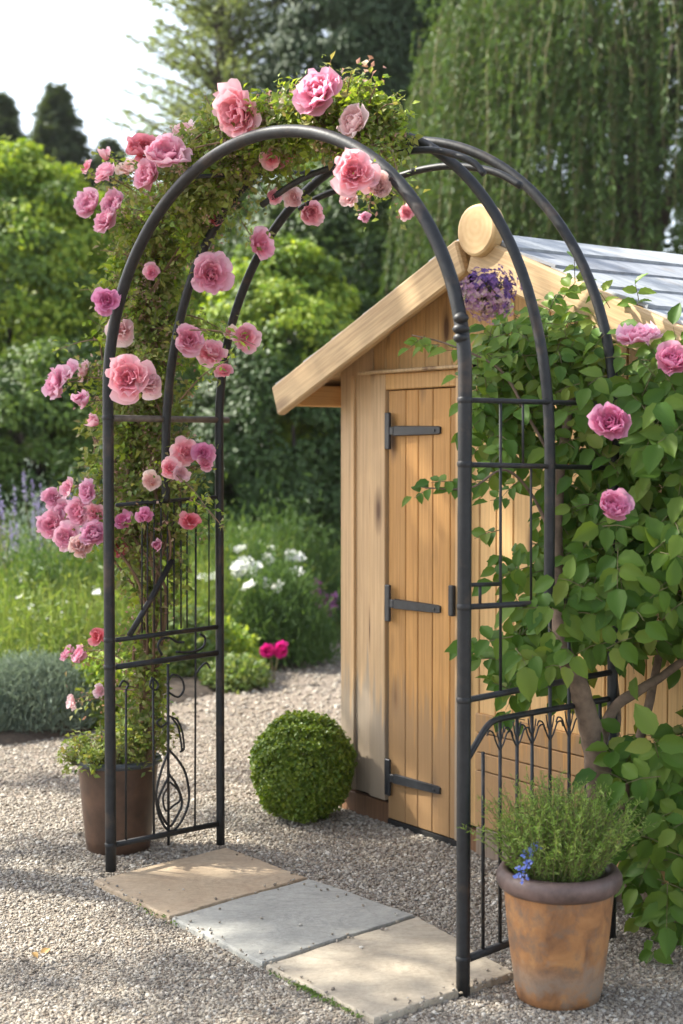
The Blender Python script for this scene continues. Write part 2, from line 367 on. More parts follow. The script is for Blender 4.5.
M['lav'] = leaf_mat('lavender florets', [(.27, .23, .42), (.36, .31, .50), (.22, .19, .36)], .3, .6, (1, 1, 1))
M['white'] = leaf_mat('white petals', [(.80, .80, .74), (.86, .86, .82)], .35, .6, (1, 1, 1))
M['yellow'] = plain('flower centre', (.7, .5, .08), .7)
M['magenta'] = petal_mat('magenta petals', (.55, .01, .16), (.75, .03, .30))
M['mauve'] = leaf_mat('mauve florets', [(.40, .10, .35), (.55, .22, .50), (.34, .07, .25)], .3, .6, (1, 1, 1))
M['blue'] = leaf_mat('blue florets', [(.13, .18, .65), (.22, .30, .75), (.35, .40, .80)], .3, .6, (1, 1, 1))
M['purple'] = leaf_mat('purple floret petals', [(.09, .045, .18), (.14, .07, .26), (.07, .03, .12), (.22, .10, .26), (.11, .05, .20)], .3, .6, (1, 1, 1))
M['lilac'] = leaf_mat('pink lilac floret petals', [(.46, .26, .36), (.34, .16, .30), (.55, .38, .40), (.40, .30, .22)], .3, .6, (1, 1, 1))
M['pink'] = petal_mat('clear pink petals', (.92, .31, .44), (.97, .66, .74))
M['rosy'] = petal_mat('rose red petals', (.84, .16, .20), (.90, .42, .46))
M['mauvepink'] = petal_mat('mauve pink petals', (.90, .36, .54), (.96, .66, .77))
M['pale'] = petal_mat('pale pink petals', (.90, .56, .56), (.94, .78, .76))
M['deep'] = petal_mat('deep pink petals', (.86, .22, .46), (.91, .50, .68))
M['deadleaf'] = leaf_mat('fallen leaves', [(.36, .19, .06), (.45, .28, .1), (.25, .13, .05)], .2, .7, (1, 1, 1))

# ------------------------------------------------------------------ setting
mb = MB(); g = np.linspace(-1, 1, 41); S = 150 * np.sign(g) * np.abs(g) ** 2
gx, gy = np.meshgrid(S, S + 20, indexing='ij'); V = np.stack([gx, gy, gx * 0], -1).reshape(-1, 3)
q = np.array([(i * 41 + j, (i + 1) * 41 + j, (i + 1) * 41 + j + 1, i * 41 + j + 1) for i in range(40) for j in range(40)])
mb.add(V, None, q); tag(mb.build('ground', M['ground']), kind='structure')

def polyfill(name, ring, m, h=.06):          # a low mound with a soft edge
    P = np.array(ring, float)[:, :2]; c0 = P.mean(0); mb = MB(); V = []; n = len(P)
    for f, z in ((1.0, 0.004), (.96, h * .6), (.85, h), (.5, h * 1.2), (.2, h * 1.2)):
        V.append(np.column_stack([c0 + (P - c0) * f, np.full(n, z)]))
    V.append(np.array([[c0[0], c0[1], h * 1.2]])); V = np.concatenate(V); j = np.arange(n)
    q = np.concatenate([np.stack([i * n + j, i * n + (j + 1) % n, (i + 1) * n + (j + 1) % n, (i + 1) * n + j], 1) for i in range(4)])
    t = np.stack([4 * n + j, 4 * n + (j + 1) % n, np.full(n, 5 * n)], 1); mb.add(V, t, q)
    return tag(mb.build(name, m, smooth=True), kind='structure')
edge = [G(-160, 765), G(-60, 752), G(0, 746), G(75, 735), G(112, 723), G(170, 706), G(222, 690), G(262, 672), G(300, 652), G(312, 640), G(306, 630), G(300, 618)]
ring = cat([e[:2].tolist() + [0] for e in edge] + [[-.4, 16.5, 0], [-7, 17, 0], [-7, 8.5, 0]], 5)
polyfill('flower_bed', ring, M['soil'])
far = [G(318, 622), G(335, 636), G(360, 646)]
polyfill('far_flower_bed', cat([f[:2].tolist() + [0] for f in far] + [[1.6, 13.5, 0], [2.6, 17.5, 0], [-.1, 17.5, 0], [-.2, 14.8, 0]], 4), M['soil'])

# loose stones over the gravel
def stones():
    th = R.uniform(0, 2 * PI, 12)
    ico = []
    ph = (1 + 5 ** .5) / 2
    v = nz(np.array([(-1, ph, 0), (1, ph, 0), (-1, -ph, 0), (1, -ph, 0), (0, -1, ph), (0, 1, ph), (0, -1, -ph), (0, 1, -ph), (ph, 0, -1), (ph, 0, 1), (-ph, 0, -1), (-ph, 0, 1)]))
    f = np.array([(0, 11, 5), (0, 5, 1), (0, 1, 7), (0, 7, 10), (0, 10, 11), (1, 5, 9), (5, 11, 4), (11, 10, 2), (10, 7, 6), (7, 1, 8), (3, 9, 4), (3, 4, 2), (3, 2, 6), (3, 6, 8), (3, 8, 9), (4, 9, 5), (2, 4, 11), (6, 2, 10), (8, 6, 7), (9, 8, 1)])
    mb = MB()
    def scatter(n, y0, y1, s0, s1):
        y = R.uniform(y0, y1, n); x = R.uniform(-1, 1, n) * (y * 341 / 1500 * 1.12 + .05)
        s = np.exp(R.normal(math.log((s0 + s1) / 2), .33, n)); s = np.clip(s, s0 * .6, s1 * 1.7)
        pos = np.stack([x, y, s * .25], 1)
        for k in range(4):                    # four stone shapes
            m_ = np.arange(n) % 4 == k; nn = m_.sum()
            vv = v * (1 + R.normal(0, .17, (12, 1))); a = R.uniform(0, 2 * PI, nn)
            tilt = nz(np.column_stack([R.normal(0, .3, nn), R.normal(0, .3, nn), np.ones(nn)]))
            d = np.stack([np.cos(a), np.sin(a), a * 0], 1); y_ = nz(d - tilt * (d * tilt).sum(1, keepdims=True)); x_ = np.cross(y_, tilt)
            ss = s[m_][:, None] * np.column_stack([R.uniform(.75, 1.3, nn), R.uniform(.6, 1.0, nn), R.uniform(.4, .7, nn)])
            mb.inst((vv, f, None), x_, y_, tilt, pos[m_], ss)
    scatter(56000, 3.75, 5.0, .0028, .0062)
    scatter(56000, 5.0, 6.6, .0034, .0070)
    scatter(32000, 6.6, 8.6, .0042, .0085)
    scatter(12000, 8.6, 12.5, .008, .014)
    P = []
    for a, c_, k in (((100, 882), (370, 1016), 60), ((228, 850), (414, 914), 36), ((172, 914), (305, 878), 12), ((266, 962), (415, 916), 14), ((376, 1016), (510, 973), 40), ((150, 880), (440, 970), 8)):
        t_ = R.random(k); w_ = R.normal(0, 4 if k != 8 else 14, k)
        P += [G(a[0] + (c_[0] - a[0]) * t + R.normal(0, 3), a[1] + (c_[1] - a[1]) * t + w, .026) for t, w in zip(t_, w_)]
    P = np.array(P); nn = len(P); tl = nz(rn(nn) * .4 + Z); yy = nz(np.cross(tl, rn(nn))); mb.inst((v * (1 + R.normal(0, .17, (12, 1))), f, None), np.cross(yy, tl), yy, tl, P, R.uniform(.003, .0065, (nn, 1)) * np.array([1.1, .9, .6]))
    return tag(mb.build('gravel', M['stone']), 'loose beige and grey gravel chippings over the path', kind='stuff')
stones()

# ------------------------------------------------------------------ paving
def slab(label, px, m, top=.022):
    P = np.array([G(x, y, top) for x, y in px]); c0 = P.mean(0); root = None
    mb = MB(); ring = []
    for i in range(4):
        a, b = P[i], P[(i + 1) % 4]
        for t in np.linspace(0, 1, 22, endpoint=False):
            e = a + (b - a) * t; nn = nz(np.cross(b - a, Z)); wob = 0 if t == 0 else R.normal(0, .0016) + .003 * math.sin(t * 9 + i)
            ring.append(e + nn * wob)
    ring = np.array(ring); n = len(ring); j = np.arange(n); V = []
    for f, z in ((1, -.02), (1, top - .007), (1 - .008, top - .0015), (1 - .02, top)):
        rr = c0 + (ring - c0) * f; rr[:, 2] = z ; V.append(rr)
    V.append(np.array([[c0[0], c0[1], top]])); V = np.concatenate(V)
    q = np.concatenate([np.stack([i * n + j, i * n + (j + 1) % n, (i + 1) * n + (j + 1) % n, (i + 1) * n + j], 1) for i in range(3)])
    t = np.stack([3 * n + j, 3 * n + (j + 1) % n, np.full(n, 4 * n)], 1)
    mb.add(V - np.array([c0[0], c0[1], 0]), t, q)
    o = mb.build('paving_slab', m); o.location = (c0[0], c0[1], 0); o['kind'] = 'thing'; return tag(o, label, 'paving slab', 'paving slabs under the arch')
slab('warm sandstone slab dappled with sun at the left foot of the arch', [(94, 880), (169, 916), (307, 877), (226, 847)], M['slab_sand'])
slab('blue grey stone slab in the middle of the row under the arch', [(172, 917), (262, 962), (415, 914.5), (310, 878)], M['slab_blue'])
slab('buff stone slab nearest the camera, beside the terracotta pot', [(266, 964), (374, 1018), (514, 972), (418, 916)], M['slab_buff'])

# ------------------------------------------------------------------ garden arch
L1 = G(111, 877); R1 = G(463, 996); ARCD = nz(R1 - L1); ARCN = np.array([-ARCD[1], ARCD[0], 0])
def HP(px, py, t=0.0): return PLN(px, py, L1 + ARCN * t, ARCN)           # on the arch's front plane, t behind it
def LPn(px, py): return PLN(px, py, L1, ARCD)                            # on the left side panel
def RPn(px, py): return PLN(px, py, R1, ARCD)
arch = thing('garden_arch', 'tall black iron garden arch with three hoops spanning the stone slabs', 'garden arch', ((L1 + R1) / 2))
hoops = []
def hoop(tl, tr, zs, rise, e, rad, fl=.022, fr=0.0):
    L = L1 + ARCN * tl; Rr = R1 + ARCN * tr; Cc = (L + Rr) / 2; a = (Rr - L) / 2
    th = np.linspace(0, PI, 61); c_, s_ = np.cos(th), np.sin(th)
    x = np.sign(c_) * np.abs(c_) ** (2 / e); z = np.abs(s_) ** (2 / e)
    top = Cc - a * x[:, None] + Z * (zs + rise * z)[:, None]
    l0 = .022 if tl < .4 or True else 0
    pts = np.vstack([np.column_stack([np.full((14, 2), L[:2]), np.linspace(fl, zs, 14)]), top[1:-1], np.column_stack([np.full((14, 2), Rr[:2]), np.linspace(zs, fr, 14)])])
    mb = MB(); tube(mb, pts, rad, 12); hoops.append((top, L, Rr)); return mb.build('hoop', M['iron'], arch, True)
hoop(0, 0, 1.75, .80, 2, .0200)
hoop(.26, .39, 1.50, 1.10, 2.2, .0165, LPn(168, 501)[2], RPn(550, 602)[2])
hoop(.52, .72, 1.65, .96, 2, .0165)
def arc(pts, t0, t1, r):
    p = cat([HP(*q_, t0 + (t1 - t0) * k / (len(pts) - 1)) for k, q_ in enumerate(pts)], 6); mb = MB(); tube(mb, p, r, 8); mb.build('inner_hoop', M['iron'], arch, True)
arc([(262, 205), (300, 180), (340, 165), (385, 157), (411, 151), (440, 151), (471, 161), (484, 174)], .27, .31, .011)
arc([(300, 209), (322, 196), (358, 184), (396, 177), (420, 170), (448, 166), (477, 168), (500, 174), (521, 186)], .52, .60, .012)
def rod(name, pts, r, m='iron', k=8, smooth_n=0):
    p = np.array(pts, float)
    if smooth_n: p = cat(p, smooth_n)
    mb = MB(); tube(mb, p, r, k); return mb.build(name, M[m], arch, True)
# weld beads where rails meet posts
def weld(p, r):
    mb = MB(); tube(mb, [p - Z * .012, p - Z * .005, p + Z * .006, p + Z * .013], [r * .9, r * 1.1, r * 1.13, r * .9], 12); mb.build('weld_bead', M['iron'], arch, True)
for py in (418, 640, 667, 845): weld(LPn(111, py) * np.array([0, 0, 1]) + L1 * np.array([1, 1, 0]), .0196)
for py in (400.5, 464.5, 607, 700, 958): weld(RPn(466, py) * np.array([0, 0, 1]) + R1 * np.array([1, 1, 0]), .0196)
# left side panel
rod('rail', [LPn(104, 418), LPn(228, 420)], .012, 'rust')
rod('rail', [LPn(116, 640), LPn(217, 627)], .009); rod('rail', [LPn(116, 667), LPn(217, 653)], .011); rod('rail', [LPn(113, 845), LPn(217, 824)], .011)
rod('rail', [LPn(116, 505), LPn(217, 497)], .007)
for x in (142, 147.5, 154, 161, 167.5, 174, 181, 187): rod('bar', [LPn(x, 500), LPn(x, 633 - (x - 142) * .12)], .0034, k=6)
rod('bar', [LPn(196, 498), LPn(195, 829)], .0042, k=6); rod('bar', [LPn(209, 498), LPn(209, 629)], .003, k=6)
rod('bar', [LPn(126, 690), LPn(126, 842)], .0045, k=6); rod('bar', [LPn(153, 678), LPn(154, 836)], .0045, k=6); rod('bar', [LPn(168, 664), LPn(168.5, 845)], .0058, k=6)
rod('brace', [LPn(129, 636), LPn(148, 604), LPn(172, 560)], .011)
def scroll(pts, r=.0048): return rod('scroll', [LPn(*p) for p in pts], r, k=6, smooth_n=6)
scroll([(168, 752), (160, 775), (156, 797), (160, 818), (170, 831), (181, 822), (189, 800), (186, 775), (178, 760), (169, 750)])
scroll([(169, 776), (162, 790), (158, 803), (163, 818), (170, 826), (176, 818), (182, 803), (177, 786), (169, 774)])
scroll([(169, 786), (163, 797), (166, 811), (173, 806), (180, 800), (178, 790), (170, 782)], .004)
scroll([(168, 722), (161, 727), (157, 722), (162, 718)], .004); scroll([(169, 716), (177, 720), (182, 731), (184, 748), (180, 752)], .004)
scroll([(172, 718), (178, 727), (181, 742), (182, 751)], .004)
scroll([(168, 692), (178, 697), (184, 689), (181, 678), (172, 675), (167, 684)], .0042)
scroll([(126, 690), (128, 684), (123, 681), (119, 687)], .0042); scroll([(153, 678), (158, 684), (156, 690), (150, 686), (152, 677)], .0042)
scroll([(162, 655), (158, 646), (162, 639), (170, 638), (177, 642), (184, 642)], .0048)
scroll([(176, 652), (192, 652), (203, 647), (205, 638), (200, 634)], .0048)
scroll([(195, 676), (200, 668), (206, 663), (210, 668)], .004)
# right side panel
rod('rail', [RPn(467, 400), RPn(612, 404)], .0075); rod('rail', [RPn(467, 464.5), RPn(612, 468)], .0075)
rod('rail', [RPn(467, 585), RPn(499, 584)], .006); rod('rail', [RPn(467, 607), RPn(612, 599)], .0085); rod('rail', [RPn(467, 700), RPn(612, 672)], .0095)
rod('rail', [RPn(469, 958), RPn(608, 905)], .0125)
rod('rail', [RPn(468, 758), RPn(476, 744), RPn(486, 728), RPn(496, 720), RPn(520, 715), RPn(548, 710), RPn(572, 706), RPn(608, 699)], .0095, smooth_n=5)
rod('bar', [RPn(480, 586), RPn(480, 605)], .005, k=6)
for x, a, b in ((500.5, 402, 692), (531, 465, 602), (549, 466, 600), (523, 402, 465)): rod('bar', [RPn(x, a), RPn(x, b)], .0048 if x < 510 else .0038, k=6)
tops = ((483, 752, 951), (500, 721, 945), (517, 718, 939), (532, 715, 933), (550, 603, 926), (569, 640, 920), (586, 705, 914), (600, 702, 909))
for x, a, b in tops: rod('bar', [RPn(x, a), RPn(x, b)], .0058, k=6)
for x, a, b in tops[1:6]:
    a = 721 - (x - 500) * .2
    for s in (-1, 1):
        rod('scroll', [RPn(x + s * .5, a + 29), RPn(x + s * 4, a + 21), RPn(x + s * 7, a + 12), RPn(x + s * 11, a + 10), RPn(x + s * 13, a + 15)], .0026, k=6, smooth_n=5)
        rod('scroll', [RPn(x + s * .5, a + 22), RPn(x + s * 2.5, a + 14), RPn(x + s * 4, a + 4)], .0022, k=6, smooth_n=5)
# rungs between the hoops, and the collar on the right front post
for k in (21, 29):
    rod('rung', [hoops[0][0][k], hoops[1][0][min(60, k + 1)], hoops[2][0][min(60, k + 2)]], .0075)
mb = MB(); p = RPn(464, 318)
for dz, rr in ((.0, .0235), (-.03, .026), (-.055, .0235)):
    a = np.array([R1[0] - .012, R1[1] + .0, p[2] + dz]); tube(mb, [a + Z * .018, a + Z * .009, a, a - Z * .009, a - Z * .018], [.004, rr * .8, rr, rr * .8, .004], 10)
mb.build('collar', M['iron'], arch, True)

# ------------------------------------------------------------------ shed
r_ = 1.4; SW = np.array([1, -r_, 0]) / math.hypot(1, r_); SN = np.array([SW[1], -SW[0], 0]); SO = G(389, 823)
def SL(px, py, off=0.0):                     # (along the front, height) at a pixel, off in front of the wall
    p = PLN(px, py, SO + SN * off, SN); return float((p - SO) @ SW), float(p[2])
shed = thing('garden_shed', 'small honey coloured timber shed with plank door and slatted grey roof', 'shed', SO, math.atan2(SW[1], SW[0]))
# local frame: x along the front to the right, y into the shed, z up
RX, RZ = SL(471, 227, .16)[0], 0
xl = SL(341, 500)[0]; xr = 2 * RX - xl; DEP = 2.2
bl = SL(279, 382, .17)
apex = 2.36
def roofz(x, off=0.0): return apex + off - .40 * abs(x - RX)
wall = MB(); bx = [xl, SL(356, 500)[0], SL(374, 500)[0]]
def plank(mb, x0, x1, z0, z1a, z1b, y0=0.0, t=.02, bev=.003):
    v = []
    for x, zt in ((x0, z1a), (x1, z1b)):
        pass
    b = bev
    V = [(x0, y0, z0), (x1, y0, z0), (x1, y0, z1b), (x0, y0, z1a)]
    f = [(x0 + b, y0 - b, z0 + b), (x1 - b, y0 - b, z0 + b), (x1 - b, y0 - b, z1b - b), (x0 + b, y0 - b, z1a - b)]
    bk = [(x, y0 + t, z) for x, _, z in V]
    mb.add(V + f + bk, None, [(4, 5, 6, 7), (0, 1, 5, 4), (1, 2, 6, 5), (2, 3, 7, 6), (3, 0, 4, 7), (8, 11, 10, 9), (0, 8, 9, 1), (1, 9, 10, 2), (2, 10, 11, 3), (3, 11, 8, 0)])
zb = .10
hdr_z = SL(374, 375)[1]; dz1 = SL(391, 391)[1]; DX0, DX1 = .012, .452
# left boards (paler)
for i in range(2):
    plank(wall, bx[i] + .0015, bx[i + 1] - .0015, zb, roofz(bx[i], -.06), roofz(bx[i + 1], -.06), -.004 * i)
    plank(wall, bx[i + 1] - .012, bx[i + 1] + .010, zb, hdr_z + .0, hdr_z + .0, -.016, .012)
wall.build('front_wall', M['pale_wood'], shed, False, True)
post = MB(); box(post, (bx[2] + .011, -.03, zb), (DX0 - .004, 0, hdr_z), .003); box(post, (DX1 + .004, -.03, .03), (DX1 + .06, 0, hdr_z), .003)
post.build('door_frame', M['pale_wood'], shed, False, True)
mb = MB(); box(mb, (DX0 - .004 + .0, -.028, dz1 + .004), (DX1 + .002, 0, hdr_z - .001), .003); mb.build('door_header', M['frame_wood'], shed, False, True)
mb = MB(); box(mb, (bx[2] - .035, -.06, hdr_z), (DX1 + .075, 0, hdr_z + .014), .003); mb.build('drip_ledge', M['trim_wood'], shed, False, True)
# gable boards over the door and wall to the right of it
up_ = MB(); x = bx[2] + .0015; xs = [x]
while x < DX1 + .06: x += .085; xs.append(x)
for a, b in zip(xs[:-1], xs[1:]):
    if a < RX < b: plank(up_, a, RX, hdr_z + .016, roofz(a, -.06), roofz(RX, -.06)); plank(up_, RX + .0005, b - .004, hdr_z + .016, roofz(RX, -.06), roofz(b, -.06))
    else: plank(up_, a, b - .004, hdr_z + .016, roofz(a, -.06), roofz(b, -.06))
plank(up_, DX1 + .0625, xs[-1] - .005, zb, hdr_z, hdr_z, -.002)
x = xs[-1]
while x < xr:
    x2 = min(x + .095, xr); plank(up_, x, x2 - .005, zb, roofz(x, -.06), roofz(x2, -.06), -.002); x = x2
up_.build('gable_boards', M['gable_wood'], shed, False, True)
bk = MB()                                     # side and back walls, inner backing
box(bk, (xl, .02, .02), (xl + .03, DEP, roofz(xl, -.07))); box(bk, (xr - .03, .02, .02), (xr, DEP, roofz(xr, -.07)))
box(bk, (xl + .031, DEP - .03, .02), (xr - .031, DEP - .001, roofz(xl, -.07)))
bk.build('side_wall', M['pale_wood'], shed, False, True)
mb = MB(); mb.add([(xl + .031, .032, .03), (xr - .031, .032, .03), (xr - .031, .032, roofz(xr, -.1)), (RX, .032, roofz(RX, -.1)), (xl + .031, .032, roofz(xl, -.1))], [(0, 1, 2), (0, 2, 4), (2, 3, 4)])
mb.build('dark_gap_sheet', M['dark'], shed, False, True)  # near-black sheet, its colour stands in for shade behind the board gaps
mb = MB(); box(mb, (xl + .004, -.012, -.02), (DX0 - .002, .02, zb - .012), .003); box(mb, (DX1 + .062, -.012, -.02), (xr, .02, zb - .012), .003); mb.build('plinth', M['plinth'], shed, False, True)
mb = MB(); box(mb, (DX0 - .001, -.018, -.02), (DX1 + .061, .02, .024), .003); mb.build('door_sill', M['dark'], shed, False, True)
# low horizontal boards right of the door
x0 = SL(480, 760)[0]; lp = MB(); zz = [.115, .33, .40, .475, .55]
for a, b in zip(zz[:-1], zz[1:]):
    box(lp, (x0, -.026, a), (xr - .25, -.006, b - .004), .003)
lp.build('lower_boards', M['door_wood'], shed, False, True)
mb = MB(); box(mb, (x0 + .01, -.03, .0), (xr - .2, -.013, .11), .004); mb.build('skirting_board', M['grey_wood'], shed, False, True)
# door
door = MB(); de = [DX0 + .004, SL(409, 600)[0], SL(421, 600)[0], SL(436, 600)[0], DX1 - .002]
de = [DX0 + .004, .107, .187, .283, .385, DX1 - .002]
de = [DX0 + .004] + [SL(q_, 600)[0] for q_ in (409, 421.5, 436, 453.5)] + [DX1]
for a, b in zip(de[:-1], de[1:]):
    if b - a > .01: plank(door, a, b - .0035, .028, dz1, dz1, -.014, .024, .003)
door = door.build('door', M['door_wood'], shed, False, True)
for py in (431, 603, 777):
    hx, hz = SL(389.5, py, .03); L = .27
    mb = MB(); box(mb, (hx - .018, -.044, hz - .075), (hx + .014, -.0302, hz + .075), .003)
    box(mb, (hx + .0145, -.043, hz - .017), (hx + .04, -.0305, hz + .017), .003)
    n0 = mb.n
    V = []
    for xx, hh, yo in ((hx + .0405, .021, .015), (hx + .30, .017, 0), (hx + .318, .013, 0)):
        V += [(xx, -.0172 - yo, hz - hh), (xx, -.0172 - yo, hz + hh), (xx, -.026 - yo, hz - hh + .003), (xx, -.026 - yo, hz + hh - .003)]
    mb.add(V, None, [(2, 3, 7, 6), (6, 7, 11, 10), (0, 2, 6, 4), (4, 6, 10, 8), (3, 1, 5, 7), (7, 5, 9, 11), (0, 1, 3, 2), (8, 10, 11, 9)])
    for xx in (hx + .075, hx + .18, hx + .285):
        tube(mb, [(xx, -.0258, hz), (xx, -.0285, hz), (xx, -.030, hz)], [.0065, .0065, .003], 8)
    mb.build('hinge', M['hinge'], door, False, True)
lx, lz = SL(458.5, 600); mb = MB(); box(mb, (lx - .006, -.05, lz - .06), (lx + .022, -.031, lz + .06), .004); mb.build('latch', M['hinge'], door, False, True)
# roof
OV = .17; ex = .46
def slope_x(x): return x
for s in (-1, 1):
    xe = RX + s * (RX - bl[0] + .01)
    bt = MB(); nco = 6
    # battened under-deck
    a0 = (RX + s * .002, roofz(RX, -.045)); a1 = (xe, roofz(xe, -.045))
    V = []
    for (xx, zz_) in (a0, a1):
        for yy in (-OV + .02, DEP + .1):
            V += [(xx, yy, zz_), (xx, yy, zz_ + .02)]
    bt.add(V, None, [(0, 2, 6, 4), (1, 5, 7, 3), (0, 4, 5, 1), (2, 3, 7, 6), (4, 6, 7, 5)]); 
    deck = bt.build('roof_deck', M['trim_wood'], shed, False, True)
    rf = MB(); u = nz(np.array([xe - RX, 0, roofz(xe) - roofz(RX)])); Ls = np.linalg.norm([xe - RX, roofz(xe) - roofz(RX)]); nn = np.array([-u[2] * s, 0, u[0] * s])
    for k in range(nco):
        d0 = Ls * k / nco; d1 = Ls * (k + 1) / nco + .02; nseg = 10
        lift0, lift1 = .004, .014
        for i in range(1):
            ys = np.linspace(-OV + .005, DEP + .12, nseg + 1); V = []
            for yy in ys:
                w_ = R.normal(0, .0025)
                for d_, l_ in ((d0, lift0 - .004), (d0, lift0 + .006), (d1 + w_, lift1 + .006), (d1 + w_, lift1 - .006)):
                    pp = np.array([RX, 0, roofz(RX, -.02)]) + u * d_ + nn * (l_ + R.normal(0, .0012)); V.append((pp[0], yy, pp[2]))
            q = []
            for a in range(nseg):
                for e_ in range(4): q.append((a * 4 + e_, a * 4 + (e_ + 1) % 4, (a + 1) * 4 + (e_ + 1) % 4, (a + 1) * 4 + e_))
            q += [(3, 2, 1, 0), (nseg * 4, nseg * 4 + 1, nseg * 4 + 2, nseg * 4 + 3)]
            rf.add(V, None, q)
    rf.build('roof_slats', M['slate'], shed, False, True)
    # barge board
    thick = .135
    p0 = np.array([RX + s * .03, -OV + .0, roofz(RX + s * .03, -.02 - thick / 2)]); p1 = np.array([xe, -OV, roofz(xe, -.02 - thick / 2)])
    beam('barge_board', p0, p1, thick, .04, M['trim_wood'], shed, (0, 1, 0), .008)
    beam('purlin', (xe - s * .10, -OV + .021, roofz(xe - s * .1, -.105)), (xe - s * .10, DEP, roofz(xe - s * .1, -.105)), .08, .09, M['frame_wood'], shed, (0, 0, 1))
# ridge log
mb = MB(); k = 28; th = np.arange(k) / k * 2 * PI; V = []
lc = SL(470, 226, .245); prof = [(.085, -OV - .050), (.094, -OV - .046), (.097, -OV - .036), (.095, -OV - .0), (.08, -OV + .012)]
for rr, yy in prof: V.append(np.stack([lc[0] + rr * 1.08 * np.cos(th), np.full(k, yy), lc[1] - .01 + rr * .98 * np.sin(th) * (1 + .03 * np.sin(3 * th))], 1))
V.append(np.array([[lc[0], -OV - .051, lc[1] - .01]])); j = np.arange(k)
q = np.concatenate([np.stack([i * k + j, i * k + (j + 1) % k, (i + 1) * k + (j + 1) % k, (i + 1) * k + j], 1) for i in range(4)])
mb.add(np.concatenate(V) - np.array([lc[0], 0, lc[1]]), np.stack([(j + 1) % k, j, np.full(k, 5 * k)], 1), q)
lg = mb.build('ridge_log', M['log'], shed, False, True); lg.location = (lc[0], 0, lc[1])
vx, vz = SL(484, 272); mb = MB(); box(mb, (vx - .055, -.03, vz - .05), (vx + .05, -.006, vz + .045), .004); mb.build('vent', M['dark'], shed, False, True)
vx, vz = SL(586, 306); mb = MB(); box(mb, (vx - .02, -.03, vz - .12), (vx + .02, -.006, vz + .03), .004); mb.build('bracket', M['hinge'], shed, False, True)

# ------------------------------------------------------------------ blooms
def petal(mb, ax_az, phi0, curl, Wd, Ln, base_r, ruff):
    nu, nv = 6, 5; u = np.linspace(-1, 1, nu); v = np.linspace(0, 1, nv)
    V = np.zeros((nv, nu, 3)); rad = np.array([math.cos(ax_az), math.sin(ax_az), 0]); tan = np.array([-rad[1], rad[0], 0])
    p = rad * base_r + Z * 0.0; ph = phi0; dl = Ln / (nv - 1); rf = R.normal(0, ruff, nu)
    for i in range(nv):
        wv = Wd * (.30 + .95 * math.sin(min(1, v[i] * 1.12) * PI * .62)) * (1 if i < nv - 1 else .82)
        d = rad * math.sin(ph) + Z * math.cos(ph); nrm = rad * math.cos(ph) - Z * math.sin(ph)
        for jn in range(nu):
            cup = -.38 * wv * (1 - u[jn] ** 2) * -1
            edge_drop = -(.10 * Ln * u[jn] ** 2 if i == nv - 1 else 0)
            V[i, jn] = p + tan * u[jn] * wv + nrm * (cup - .38 * wv) * (-1) * -1 + d * edge_drop + nrm * rf[jn] * v[i] ** 2 + nrm * .35 * wv
        p = p + d * dl; ph += curl / (nv - 1)
    q = [(i * nu + a, i * nu + a + 1, (i + 1) * nu + a + 1, (i + 1) * nu + a) for i in range(nv - 1) for a in range(nu - 1)]
    mb.add(V.reshape(-1, 3), None, q)
def bloom_mesh(kind):
    mb = MB(); n = {'open': 34, 'cup': 30, 'loose': 18, 'bud': 13}[kind]
    mx = {'open': 1.75, 'cup': 1.15, 'loose': 1.55, 'bud': .38}[kind]
    for i in range(n):
        f = i / (n - 1); az = i * 2.39996 + R.normal(0, .32)
        ph = mx * (f ** .8) + R.normal(0, .2 if kind != 'bud' else .06); Ln = (.52 + .42 * f) * R.uniform(.78, 1.18)
        if kind == 'bud': Ln *= 1.15
        petal(mb, az, ph * .62, (ph * .55 - .25) if kind != 'bud' else -.35, (.18 + .24 * f) * R.uniform(.8, 1.2), Ln, .03 + .10 * f, .06 + .05 * f)
    me = mb.mesh('bloom', (0, 0, .12), True); me.materials.append(M['pink']); return me
BL = {k: [bloom_mesh(k) for _ in range(6)] for k in ('open', 'cup', 'loose', 'bud')}
def bloom(pos, dpx, face, m, kind, parent, name='bloom'):
    pos = np.array(pos); size = dpx / 1500 * pos[1] * {'open': .60, 'cup': .70, 'loose': .64, 'bud': .85}[kind]
    o = bpy.data.objects.new(name, BL[kind][R.integers(6)]); C.objects.link(o); o.parent = parent
    o.location = pos - wloc(parent); o.scale = (size,) * 3
    o.rotation_euler = (Vector(face).to_track_quat('Z', 'Y') @ Matrix.Rotation(R.uniform(0, 6), 3, 'Z').to_quaternion()).to_euler()
    o.material_slots[0].link = 'OBJECT'; o.material_slots[0].material = M[m]; return o

